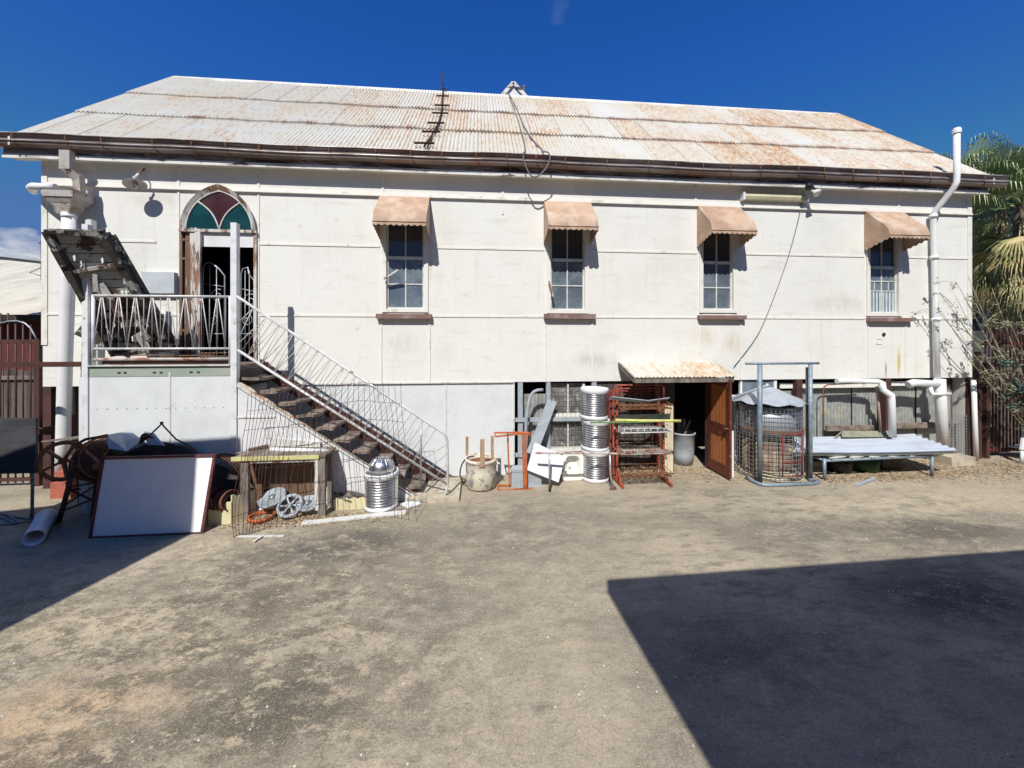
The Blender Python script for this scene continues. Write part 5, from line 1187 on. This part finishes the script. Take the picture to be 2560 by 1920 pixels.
# leaning channels
m = MB()
for (a0,b0_,a1,b1,w2) in ((948,478,762,940,.07),(990,492,845,870,.09),(965,500,800,900,.05)):
    A = P(*Q(a0,b0_), W-.06); B = P(*Q(a1,b1), W-.30); m.beam(A, B, w2, .03, (0,1,0)); 
m.each('metal_channel', greypaint, label=['grey metal channel leaning leftmost against the undercroft window','widest grey metal channel leaning rightmost against the undercroft window','thin grey metal channel leaning between the other two at the undercroft window'], cat='channel', group='metal channels leaning together')
# white sheet and sink
m = MB(); A,B,C,E = P(*Q(818,850),6.86), P(*Q(1083,975),6.82), P(*Q(1024,1196),6.62), P(*Q(752,1088),6.65)
nrm_ = (B-A).cross(E-A).normalized(); m.prism([A,B,C,E], nrm_*.02); m.build('leaning_sheet', whitesheet, label='white square sheet leaning tilted against the basin', cat='sheet')
bs = thing('enamel_basin', 'white enamel basin standing on its side left of the tub stack', 'basin', G(*Q(1150,1195)))
cx_, Yb_ = P(*Q(1145,1080),6.95).x, 6.93
def rr(w, h, r, cz, cx, y, n=6):
    pts = []
    for sx, sz, a0 in ((1,1,0),(-1,1,90),(-1,-1,180),(1,-1,270)):
        for k in range(n+1): a = R(a0+90*k/n); pts.append(V((cx+sx*(w/2-r)+math.cos(a)*r, y, cz+sz*(h/2-r)+math.sin(a)*r)))
    return pts
zc_ = P(*Q(1145,1075),6.95).z
lo = rr(.40,.50,.07,.255,cx_,Yb_); li = rr(.26,.34,.08,.29,cx_,Yb_-.0); lb = rr(.20,.27,.07,.28,cx_,Yb_+.13)
m = MB(); n = len(lo)
m.add(lo+li, [(k,(k+1)%n,(k+1)%n+n,k+n) for k in range(n)]); m.add(li+lb, [(k,(k+1)%n,(k+1)%n+n,k+n) for k in range(n)], True); m.add(lb, [tuple(range(n))])
lo2 = [p+V((0,.02,0)) for p in lo]; m.add(lo+lo2, [(k,(k+1)%n,(k+1)%n+n,k+n) for k in range(n)])
lb2 = [p+V((0,.02,0)) for p in rr(.30,.38,.09,.28,cx_,Yb_+.02)]; lb3 = rr(.24,.30,.08,.28,cx_,Yb_+.16); m.add(lo2+lb2, [(k,(k+1)%n,(k+1)%n+n,k+n) for k in range(n)]); m.add(lb2+lb3, [(k,(k+1)%n,(k+1)%n+n,k+n) for k in range(n)], True); m.add(lb3, [tuple(range(n))])
m.build('bowl', enamel, bs)
m = MB(); m.ring((cx_-.03,Yb_+.12,.2), .022, (0,1,0), .006, 14, 5); m.tube([(cx_-.22,Yb_-.02,.2),(cx_-.12,Yb_-.03,.19)], .012, 6); m.build('waste', galv, bs)
# T stand pipe with wheel
tp = thing('wheeled_pipe_stand', 'low pipe frame with one small wheel in front of the tub stack', 'pipe stand', G(*Q(1200,1270)))
Y1 = G(*Q(948,1275)).y
m = MB(); m.tube([P(*Q(825,941),Y1), P(*Q(1460,945),Y1), P(*Q(1600,953),Y1+.02)], .019, 8); m.build('crossbar', rustrail, tp)
m = MB(); m.tube([P(*Q(944,950),Y1), P(*Q(947,1236),Y1)], .016, 8); m.build('leg', galv, tp)
m = MB(); m.tube([P(*Q(947,1232),Y1), P(*Q(949,1274),Y1)], .022, 8); m.build('rubber_foot', blackm, tp)
m = MB(); m.tube([P(*Q(1468,955),Y1), P(*Q(1473,1120),Y1), P(*Q(1492,1245),Y1-.02)], .019, 8); m.tube([P(*Q(1440,1180),Y1+.35),P(*Q(1492,1245),Y1)], .016, 6); m.build('leg', galv, tp)
for q, dy in (((1495,1256),-.02),((1445,1190),.36)):
    c = P(*Q(*q), Y1+dy); m = MB(); m.lathe(c, [(0,-.02),(.02,-.02),(.065,-.012),(.067,.0),(.065,.012),(.02,.02),(0,.02)], (.2,-1,0), 20); m.build('wheel', maroonw, tp)

# shelf racks
def rack(x0, x1, y0, y1, ztop, shelves, m_, lab, Xoff=0):
    t = thing('shelf_rack', lab, 'shelf rack', ((x0+x1)/2, (y0+y1)/2, 0), 'steel shelf racks by the door')
    ym = (y0+y1)/2
    for x in (x0, x1):
        m = MB(); m.beam((x,ym,.06),(x,ym,ztop-.02 if x == x0 else ztop-.30), .035, .035); m.beam((x+.0,ym+.20,.06),(x,ym+.20,ztop-.08), .03, .03); m.build('upright', m_, t)
        m = MB(); m.beam((x,y0-.08,.03),(x,y1+.08,.06), .04, .045); m.beam((x,y0+.02,.05),(x,ym,.30), .02, .02); m.each('foot', m_, t)
    m = MB(); m.tube([(x0,ym,ztop-.05),(x0,ym,ztop),(x0+.02,ym,ztop+.01),(x1-.04,ym,ztop+.012),(x1,ym,ztop-.02),(x1+.01,ym,ztop-.30)], .018, 8); m.tube([(x0,ym+.2,ztop-.08),(x1-.05,ym+.2,ztop-.075),(x1,ym+.2,ztop-.12),(x1,ym+.2,ztop-.3)], .014, 6); m.build('top_bar', m_, t)
    for k, z in enumerate(shelves):
        m = MB(); n = 16
        for j in range(n+1): x = x0+.03+(x1-x0-.03)*j/n; m.tube([(x,y0,z),(x,y1,z+.01)], .004, 4)
        for j in range(9): y = y0+(y1-y0)*j/8; m.tube([(x0+.02,y,z-.004),(x1+.02,y,z-.004)], .005, 4)
        for zz in (.0,.07):
            m.tube([(x0+.02,y0,z+zz),(x1+.04,y0,z+zz)], .006, 5); m.tube([(x0+.02,y1,z+zz+.01),(x1+.04,y1,z+zz+.01)], .005, 4)
        for j in range(8): x = x0+.05+(x1-x0-.03)*j/7; m.tube([(x,y0,z-.01),(x,y0,z+.075)], .006, 5)
        for x in (x0+.02,x1+.04): m.tube([(x,y0,z+.07),(x,y1,z+.12)], .006, 5); m.beam((x,y0,z-.01),(x,y1,z-.01),.015,.02)
        m.build('wire_shelf', [rust, whitesteel, rustrail, rust][k % 4], t)
    return t
yk = 6.62; x0, x1 = X(1541,6.8), X(1657,6.8)
SZ = [Z(1600,y,6.6) for y in (1021,1080,1133,1190)]
rack(x0, x1, 6.55, 7.0, Z(1600,964,6.78), SZ, redp, 'bright red steel rack of rusty wire shelves beside the open doorway')
rack(X(1527,7.0), X(1640,7.15), 7.02, 7.2, Z(1600,979,7.1), [], darkred, 'dark red steel rack frame standing behind the bright red rack')
m = MB()
def lp(x, y, z, s, mm): 
    a = random.uniform(0,6.28); b = random.uniform(-.5,.5); u = V((math.cos(a),math.sin(a),b))*s; w2 = V((-math.sin(a),math.cos(a),random.uniform(-.6,.6)))*s*.45; p = V((x,y,z))
    mm.add([p-u, p+w2, p+u, p-w2], [(0,1,2,3)])
for k in range(900): lp(random.uniform(x0+.03,x1+.03), random.uniform(6.56,7.0), SZ[3]+random.uniform(0,.05), random.uniform(.008,.022), m)
for k in range(160): lp(random.uniform(x0+.03,x1+.03), random.uniform(6.56,7.0), SZ[0]+random.uniform(0,.02), random.uniform(.008,.02), m)
m.build('shelf_litter', litter, label='dry leaves caught on the red rack shelves', kind='stuff')
Qb = lambda x, y: (1280+x/4.424, 900+y/4.424)
m = MB(); m.beam(P(*Qb(1085,420),6.62), P(*Qb(1480,462),6.62), .13, .012, (0,.6,1)); m.beam(P(*Qb(1460,464),6.62), P(*Qb(1725,428),6.75), .11, .012, (0,.6,1)); m.build('bent_flashing', greypaint, label='bent grey metal flashing lying on the top rack shelf', cat='flashing')
m = MB(); A = P(*Qb(1165,640),6.56); B = P(*Qb(1750,620),6.50); m.prism([A+V((0,0,.035)), B+V((0,0,.035)), B+V((0,0,-.085)), A+V((0,0,-.0))], (0,.05,0)); m.build('green_board', greenboard, label='dark green board lying across the red rack', cat='board')
m = MB(); m.tube([P(*Qb(1145,666),6.50), P(*Qb(1400,670),6.49), P(*Qb(1470,680),6.47)], [.026,.024,.02], 10); m.tube([P(*Qb(1400,672),6.47), P(*Qb(1700,672),6.47), P(*Qb(1865,674),6.47)], .024, 10); m.build('yellow_tube', foamy, label='yellow tube lying across the red rack and past the doorway edge', cat='tube')
m = MB(); m.tube([P(*Qb(865,692),6.46), P(*Qb(1200,690),6.46), P(*Qb(1550,690),6.46)], .014, 8); m.build('green_rod', greenrod, label='green rod lying across the red rack reaching past the tub stack', cat='rod')

# ------------------------------------------------------------------ junk, right group
Q5 = lambda x, y: (1720+x/2.633, 860+y/2.633)
bc = V((X(1918,7.0), 7.0, 0)); rc_ = .565
cg = thing('wire_cage', 'round wire mesh cage under a conical tin cap right of the door', 'cage', bc)
zct = Z(1918,1012,6.5)
m = MB(); nv_ = 50; nh = 19
for k in range(nv_): a = 2*math.pi*k/nv_; m.tube([bc+V((math.cos(a)*rc_, math.sin(a)*rc_, .02)), bc+V((math.cos(a)*rc_*1.0+.01*math.sin(k), math.sin(a)*rc_, zct*.5)), bc+V((math.cos(a)*rc_*.97, math.sin(a)*rc_*.97, zct))], .0042, 4, False)
for k in range(nh): m.ring(bc+V((0,0,.04+(zct-.05)*k/(nh-1))), rc_*(1.0-.03*max(0,k/(nh-1)-.5)*2), (0,0,1), .0042, 44, 4)
m.build('mesh', galv, cg)
za = Z(1912,962,7.0); zr0 = Z(1918,1010,6.5)
m = MB(); pr = [(0,za),(.02,za-.005)]
vs = []; n = 48
ringp = lambda r, z, wv: [bc+V((math.cos(2*math.pi*k/n)*r*(1+wv*.03*math.sin(k*1.7)), math.sin(2*math.pi*k/n)*r*(1+wv*.03*math.sin(k*1.7)), z+wv*.022*math.sin(k*1.3))) for k in range(n)]
r1, r2, r3 = ringp(.02,za,0), ringp(.40,zr0+.10,0), ringp(.63,zr0-.02,1)
for A_, B_ in ((r1,r2),(r2,r3)): m.add(A_+B_, [(k,(k+1)%n,(k+1)%n+n,k+n) for k in range(n)], True)
m.lathe(bc+V((0,0,za-.01)), [(.03,0),(.028,.03),(0,.035)], n=10)
m.build('tin_cap', hoodtin, cg)
m = MB(); m.lathe(bc, [(.44,.80),(.46,.80),(.46,zct-.08),(.44,zct-.08)], n=40); m.build('tin_liner', hoodtin, cg)
m = MB(); m.lathe(bc, [(.42,.02),(.42,.80),(.0,.80)], n=40, a0=0); m.build('inner_tank', mat('rusty_tank', (.36,.27,.17), (.14,.10,.07), 3, (.45,.56), (.22,.09,.05), 6, (.58,.64), rough=.8), cg)
m = MB()
def cyp(px, z, r=rc_+.012):
    x = X(px, 6.6)-bc.x; x = max(-r, min(r, x)); return bc+V((x, -math.sqrt(max(0,r*r-x*x)), z))
zd0, zd1 = Z(1980,1184,6.55), Z(1980,1082,6.55)
for z in (zd0, zd1, (zd0*2+zd1)/3): m.tube([cyp(1940+ (1998-1940)*k/8, z) for k in range(9)], .012, 6)
m.tube([cyp(1940,zd0), cyp(1940,zd1)], .012, 6); m.tube([cyp(1993,zd0), cyp(1993,zd1)], .012, 6); m.build('door_frame', darkred, cg)
m = MB()
for z in (.93, .90): m.tube([bc+V((math.cos(a)*(rc_+.006), math.sin(a)*(rc_+.006), z)) for a in [R(180+180*k/24) for k in range(25)]], .008, 5)
m.build('band', rust, cg)
m = MB()
for k in range(7): m.ring(bc+V((random.uniform(-.05,.05),-.05,.03+.03*k)), .50-.03*k, (0,0,1), .012, 30, 5)
m.build('coiled_hose', whitewood, cg)
# hanging frame
Yh = G(1900,1207).y
hf = thing('clothes_frame', 'blue grey pipe hanging frame standing in front of the wire cage', 'hanging frame', (X(1955,Yh), Yh, 0))
zt_ = Z(1955,908.5,Yh)
for px in (1899.5, 2026): m = MB(); m.tube([(X(px,Yh),Yh,.02),(X(px,Yh),Yh,zt_-.02)], .034 if px > 1950 else .042, 12); m.build('upright', bluepipe, hf)
m = MB(); m.tube([(X(1864,Yh),Yh,zt_),(X(2047,Yh),Yh,zt_+.0)], .022, 10); m.build('top_bar', bluepipe, hf)
m = MB(); m.tube([G(1866,1194,.03), G(1880,1202,.03), G(1902,1211,.03), G(1920,1213,.03), G(2035,1209,.03), G(2046,1205,.03), G(2040,1200,.03), G(2022,1200,.03)], .03, 10); m.build('base_loop', bluepipe, hf)
m = MB(); x = X(2017,Yh+.1); m.box(x-.028, x+.028, Yh+.06, Yh+.10, .0, Z(2017,918,Yh+.1)); m.build('timber_batten', greywood, label='grey timber batten standing behind the right upright of the pipe frame', cat='batten')
m = MB(); m.beam(P(1828,1077,6.9), P(1828,1180,6.8)-V((0,0,.1)), .09, .02, (0,1,0)); m.build('white_board', whitesheet, label='narrow white board standing between the open door and the cage', cat='board')
# bench with corrugated sheet
tb = thing('trestle', 'low grey pipe trestle under the bright corrugated sheets', 'trestle', (7.4, 6.7, 0))
xl, xr, yf = 6.36, 8.56, 6.55
for x, y in ((xl,yf),(xr,yf),(xl,7.2),(xr,7.2)): m = MB(); m.tube([(x,y,0),(x,y,.40)], .028, 10); m.build('leg', bluepipe, tb)
m = MB(); m.tube([(xl,yf,.36),(xr,yf,.39)], .026, 10); m.tube([(xl,7.2,.38),(xr,7.2,.40)], .022, 8); m.tube([(xl,yf,.36),(xl,7.2,.38)], .02, 8); m.tube([(xr,yf,.38),(xr,7.2,.38)], .02, 8); m.each('side_rail', bluepipe, tb)
m = MB()
for k in range(5): m.beam((xl+.1+.4*k, yf-.02, .41), (xl+.5+.4*k, yf+.06, .42), .05, .02)
m.each('wood_packing', leadw, tb)
def sheet(dz, off, lab):
    m = MB(); FL = V((5.72+off,6.60,.475+dz)); FR = V((9.02+off,6.43,.475+dz)); BR = V((9.2+off*.5,7.35,.56+dz)); BLc = V((5.9+off,7.35,.56+dz))
    N_ = 7*10
    def fn(a, b): return FL.lerp(FR,b).lerp(BLc.lerp(BR,b), a)+V((0,0,.024*math.cos(a*7*2*math.pi)-.02*math.sin(math.pi*b)))
    m.grid(fn, N_, 6, True); m.grid(lambda a, b: fn(a,b)-V((0,0,.003)), N_, 6, True)
    m.build('corrugated_sheet', rooftin, label=lab, cat='corrugated sheet', group='corrugated sheets stacked on the low trestle')
sheet(.02, 0, 'upper bright corrugated iron sheet lying on the trestle')
sheet(-.015, -.05, 'lower bright corrugated iron sheet just beneath the other on the trestle')
m = MB(); A = P(2104,1077,7.35); B = P(2222,1077,7.35)
m.prism([P(2085,1094,7.2), P(2104,1077,7.4), P(2104,1080,7.42)], (.05,0,0)) 
m.grid(lambda u, v: A.lerp(B,u)+V((-.15*v*(1-u),-.16*v, -.09*v-.05*math.sin(math.pi*v))), 4, 10, True); m.grid(lambda u, v: A.lerp(B,u)+V((-.15*v*(1-u),-.16*v, -.097*v-.055*math.sin(math.pi*v))), 4, 10, True)
m.build('gutter_length', olive, label='olive green gutter length lying behind the corrugated sheets', cat='gutter')
m = MB(); m.tube([P(2058,1092,7.36), P(2058,980,7.36), P(2060,968,7.36), P(2068,962,7.36), P(2100,960,7.36), P(2155,958,7.36), P(2160,960,7.36)], .013, 8); m.build('bent_tube_frame', rust, label='thin brown tube frame standing behind the corrugated sheets', cat='tube frame')
m = MB(); m.tube([P(2192,966,7.3), P(2196,1010,7.3), P(2202,1076,7.3)], .022, 8); m.build('pink_pipe', mat('dull_pink_pipe', (.45,.30,.25), rough=.7), label='dull pink upright pipe behind the white waste pipe', cat='pipe')
m = MB(); m.lathe((7.1,7.0,0), [(0,0),(.2,0),(.22,.2),(.2,.24),(0,.25)], n=18); m.build('black_tub', blackm, label='black tub in the shade under the trestle left side', cat='tub')
m = MB(); m.lathe((7.65,7.05,0), [(0,0),(.26,0),(.28,.25),(.24,.25),(.22,.03),(0,.03)], n=18); m.build('green_bucket', mat('dark_green_plastic', (.02,.06,.02), rough=.5), label='dark green tub in the shade under the trestle middle', cat='tub')
m = MB(); m.box(8.0,8.4,6.95,7.3,0,.27); m.box(7.99,8.41,6.94,7.31,.27,.30); m.build('brown_crate', fencewood, label='brown timber crate in the shade under the trestle right side', cat='crate')
m = MB(); m.prism([G(2133,1213,.01),G(2147,1215,.01),G(2190,1199,.01),G(2180,1197,.01)], (0,0,.012)); m.prism([G(2150,1206,.022),G(2160,1209,.022),G(2193,1196,.022),G(2185,1194,.022)], (0,0,.01)); m.build('tin_offcut', greypaint, label='flat grey offcut on the concrete in front of the trestle', cat='offcut')

# right fence, gate posts
rf = thing('steel_fence', 'tall rusty brown steel bar fence right of the hall', 'fence', (X(2450,7.5), 7.5, 0))
xf = X(2447,7.5)
for k in range(2): m = MB(); x = (X(2446,7.45), X(2459,7.5))[k]; m.box(x-.04, x+.04, 7.42, 7.5, 0, Z(2446,[880,905][k],7.45)); m.build('post', brown, rf)
m = MB()
for k in range(40):
    x = X(2464,7.5)+.088*k; m.beam((x,7.5,.12),(x+random.uniform(-.01,.01),7.5,3.05+random.uniform(-.25,.1)), .022, .022)
m.each('bar', brown, rf)
m = MB()
for z in (.16, 2.5): m.box(X(2462,7.5)-.02, X(2464,7.5)+3.6, 7.515, 7.55, z-.03, z+.03)
m.each('rail', darkred, rf)
pf = thing('paling_fence', 'dark timber paling fence behind the steel bar fence', 'fence', (12.5, 7.9, 0))
for k in range(26):
    x = XR+.25+.15*k; m = MB(); m.beam((x,7.95,0),(x+random.uniform(-.01,.01),7.95,2.02+random.uniform(-.05,.05)), .125, .016, (0,1,0)); m.build('paling', fencewood, pf)
m = MB(); m.box(XR+.2, XR+4.2, 7.965, 8.01, 1.6, 1.68); m.box(XR+.2, XR+4.2, 7.965, 8.01, .4, .48); m.each('rail', greywood, pf)
nh_ = thing('cream_house', 'cream house with a dark window band behind the right fence', 'house', (22, 15, 0))
m = MB(); m.box(15.5, 30, 12.0, 20, 0, 3.9); m.build('wall', cream, nh_)
m = MB(); m.prism([(15.2,11.6,3.95),(15.2,11.6,4.35),(15.2,16,5.0),(15.2,16,3.95)], (16,0,0)); m.build('roof', nroof, nh_)
m = MB(); m.box(16.5, 22, 11.96, 11.999, 2.9, 3.8); m.build('window', paneup, nh_)
m = MB()
for k in range(6): m.box(16.5+k*1.1-.03, 16.5+k*1.1+.03, 11.93, 11.959, 2.9, 3.8)
m.each('window_frame', cream2, nh_)
# white chair edge
ch = thing('plastic_chair', 'grey white plastic chair cut off by the right edge of the frame', 'chair', G(2556,1160))
c = G(2553,1158); m = MB(); m.tube([c, c+V((.03,0,.26))], .03, 8); m.build('leg', greysheet, ch)
m = MB(); m.tube([c+V((.55,0,0)), c+V((.5,0,.3))], .03, 8); m.build('leg', greysheet, ch)
m = MB(); m.prism([c+V((.3,.05,.24)), c+V((.8,.05,.24)), c+V((.8,.45,.22)), c+V((.32,.45,.22))], (0,0,.04)); m.build('seat', greysheet, ch)
m = MB(); m.prism([c+V((.0,.0,.28)), c+V((.12,.0,.28)), c+V((.36,.1,.78)), c+V((.24,.1,.78))], (0,.03,0)); m.build('arm', greysheet, ch)

# ------------------------------------------------------------------ palms
def fan_leaf(mb, base, direction, L_, droop, r, nseg=36, spread=R(250)):
    d = V(direction).normalized(); up = V((0,0,1)); s = d.cross(up)
    if s.length < .1: s = V((1,0,0))
    s.normalize(); n = s.cross(d).normalized()
    mid = base+d*L_*.5+V((0,0,-droop*.12)); hub = base+d*L_+V((0,0,-droop*.4))
    mb.tube([base, mid, hub], [.025,.018,.012], 4, False)
    for k in range(nseg):
        a = (k/(nseg-1)-.5)*spread; dd = (d*math.cos(a)+s*math.sin(a)); l = r*(.8+.25*math.cos(a))*random.uniform(.85,1.1)
        w = .020; side = (d*-math.sin(a)+s*math.cos(a))
        p1 = hub+dd*l*.55+n*.03+V((0,0,-droop*.10)); p2 = hub+dd*l*.85+V((0,0,-droop*.45*abs(l))); p3 = hub+dd*l*.97+V((0,0,-droop*1.0*l-.05))
        mb.add([hub+side*.006, hub-side*.006, p1-side*w, p1+side*w, p2-side*w*.6, p2+side*w*.6, p3], [(0,1,2,3),(3,2,4,5),(5,4,6)])
def palm(loc, h, lab, ng=34, nd=60, seed=1, cr=1.0):
    random.seed(seed); t = thing('palm_tree', lab, 'palm tree', loc, 'fan palms behind the right corner'); loc = V(loc)
    m = MB(); m.tube([loc+V((.1*math.sin(k*.5),0,h*k/8)) for k in range(9)], [.26-.01*k for k in range(9)], 12); m.build('trunk', trunkm, t)
    top = loc+V((.1*math.sin(4),0,h)); m = MB()
    for k in range(ng):
        a = random.uniform(0,2*math.pi); el = random.uniform(R(-15),R(75)); d = V((math.cos(a)*math.cos(el), math.sin(a)*math.cos(el), math.sin(el)))
        fan_leaf(m, top+V((0,0,random.uniform(-.2,.2))), d, random.uniform(.9,1.4)*cr, .35+.3*math.cos(el), random.uniform(.75,1.0)*cr)
    m.build('crown', palmg, t)
    if nd:
        m = MB()
        for k in range(nd):
            a = random.uniform(0,2*math.pi); el = random.uniform(R(-80),R(-25)); d = V((math.cos(a)*math.cos(el), math.sin(a)*math.cos(el), math.sin(el)))
            fan_leaf(m, top+V((0,0,-random.uniform(.1,1.5))), d, random.uniform(.6,1.1)*cr, .7, random.uniform(.6,.9)*cr, 26, R(150))
        m.build('dead_skirt', palmd, t)
palm(V((X(2425,13.5),13.5,0)), Z(2420,490,13.5), 'farther fan palm whose green top shows above the roof end', 42, 40, 3, 1.15)
palm(V((X(2560,9.8),9.8,0)), Z(2560,540,9.8)+.3, 'nearer fan palm with a thick skirt of dead fronds', 40, 70, 5, 1.0)
palm(V((X(2500,11.5),11.5,0)), Z(2500,520,11.5), 'fan palm between the other two close to the hall corner', 26, 60, 8, .85)
# scraggly shrub
random.seed(21)
def shrub(base, targets, lab, lm_, name='shrub', leaf=.035, nl=45, r0=.02):
    t = thing(name, lab, 'shrub', base); br = MB(); lf = MB()
    for tg in targets:
        tg = V(tg); mid = V(base).lerp(tg, .5)+V((random.uniform(-.1,.1),random.uniform(-.1,.1),.25)); pts = []
        for k in range(9):
            s = k/8; p = V(base)*(1-s)**2+mid*2*s*(1-s)+tg*s*s; pts.append(p+V((random.uniform(-.02,.02),)*3))
        br.tube(pts, [r0*(1-.8*k/8) for k in range(9)], 5)
        for q in range(7):
            i = random.randint(3,8); d = V((random.uniform(-1,1),random.uniform(-.6,.6),random.uniform(-.6,.8))).normalized()*random.uniform(.15,.45); e_ = pts[i]+d
            br.tube([pts[i], pts[i].lerp(e_,.5)+V((0,0,.03)), e_], [.006,.005,.003], 4)
            for z_ in range(nl//7*4):
                s = random.random()**.6; p = pts[i].lerp(e_, s)+V((random.gauss(0,.03),random.gauss(0,.03),random.gauss(0,.03))); lp(p.x,p.y,p.z, leaf*random.uniform(.5,1), lf)
    br.build('branches', bark, t); lf.build('leaves', lm_, t)
bs_ = V((12.0, 7.05, 0))
shrub(bs_, [P(2392,706,7.0), P(2420,690,7.1), P(2350,735,6.95), P(2480,720,7.2), P(2520,800,7.0), P(2340,772,7.05), P(2400,870,7.0), P(2530,700,7.2), P(2470,905,6.9), P(2560,760,7.0), P(2440,760,7.0)], 'straggly bush reaching across the right corner of the hall', leafg)
shrub(V((12.3,7.0,0)), [P(2548,925,6.9), P(2540,945,6.8), P(2560,900,6.9), P(2535,965,6.85), P(2565,960,6.8)], 'small blue green bush at the right edge in front of the fence', leafb, leaf=.05, nl=120)
shrub(V((11.6,7.7,0)), [(11.3,7.75,1.2),(11.8,7.75,1.6),(12.2,7.7,1.3),(11.5,7.7,.9)], 'dry twiggy bush tangled in the steel bar fence', litter, leaf=.02, nl=20, r0=.012)

# ------------------------------------------------------------------ litter
random.seed(5)
m = MB()
def scat(n, fx, fy, s=(.008,.022)):
    for k in range(n): lp(fx(), fy(), .004+random.random()*.012, random.uniform(*s), m)
G_ = random.gauss; Un = random.uniform
scat(1100, lambda: G_(-2.6,.7), lambda: G_(5.78,.12), (.012,.028)); scat(2200, lambda: Un(2.3,9.6), lambda: 7.45-abs(G_(0,.35)), (.010,.028))
scat(1500, lambda: G_(7.5,1.0), lambda: G_(6.58,.12), (.012,.028)); scat(2200, lambda: G_(10.4,1.1), lambda: G_(6.9,.35), (.012,.03)); scat(450, lambda: G_(4.3,.6), lambda: G_(7.0,.3))
scat(700, lambda: Un(-5,12), lambda: Un(2.0,7), (.004,.011)); scat(300, lambda: Un(-1.2,2.2), lambda: 7.3-abs(G_(0,.12)))
m.build('leaf_litter', litter, label='dry leaves and litter along the foot of the hall', kind='stuff')
m = MB()
for k in range(420):
    x, y = Un(-4.5,9), 2.0+4.6*random.random()**1.3; s = Un(.002,.008); a = Un(0,3)
    m.lathe((x,y,0), [(s,0),(s*.9,s*.5),(0,s*.7)], n=5, smooth=False)
m.build('pebbles', whitesheet, label='tiny pale chips scattered on the concrete', kind='stuff')

# ------------------------------------------------------------------ buildings behind the viewer that shade the yard
H = 4.0; k_ = V((.33/1.2, 1/1.2))
def unsh(p, H): return V((p[0]-k_.x*H, p[1]-k_.y*H, H))
c0, c1, c2 = unsh((1.32,3.845),H), unsh((6.37,3.96),H), unsh((1.40,2.216),H)
dx = (c1-c0).normalized(); dy = (c2-c0).normalized()
ob = thing('rear_building', 'flat roofed building with an added sky-blocking storey behind the viewer shading the right of the yard', 'building', (6,-6,0))
m = MB(); m.prism([c0, c0+dx*18, c0+dx*18+dy*9, c0+dy*9], (0,0,.25)); m.build('roof', greysheet, ob)
m = MB(); m.box(.75, 17, c0.y-8, c0.y-.8, 0, H-.01); m.box(.3, 17.1, c0.y-12, -3.3, 0, 8.0); m.build('wall', brick, ob)  # second box: unseen set-back storey, added to block sky light from behind
ob2 = thing('side_building', 'building with an added sky-blocking storey behind and left of the viewer shading the left of the yard', 'building', (-9,0,0))
H2 = 5.0; A_ = V((-4.23,3.80)); s1 = (unsh((-3.62,5.95),H2)); 
e_ = V((.25, 1)).normalized(); A_ = V((-4.24,3.80)); K = A_ + e_*((7.04-3.80)/e_.y)
pl = [unsh(K,H2), unsh(A_-e_*8,H2), unsh((-20,-5),H2), unsh((-20,4.2),H2), unsh((-7.0,6.35),H2), unsh((-5.0,6.98),H2)]
m = MB(); m.prism(pl, (0,0,.2)); m.build('roof', greysheet, ob2)
m = MB(); m.box(-16, pl[0].x-2.2, -6, pl[0].y-1.2, 0, H2-.005); m.box(-20, -7.9, -12, -1.5, 0, 9.0); m.build('wall', brick, ob2)  # taller second block stays out of view, added to cut the sky light
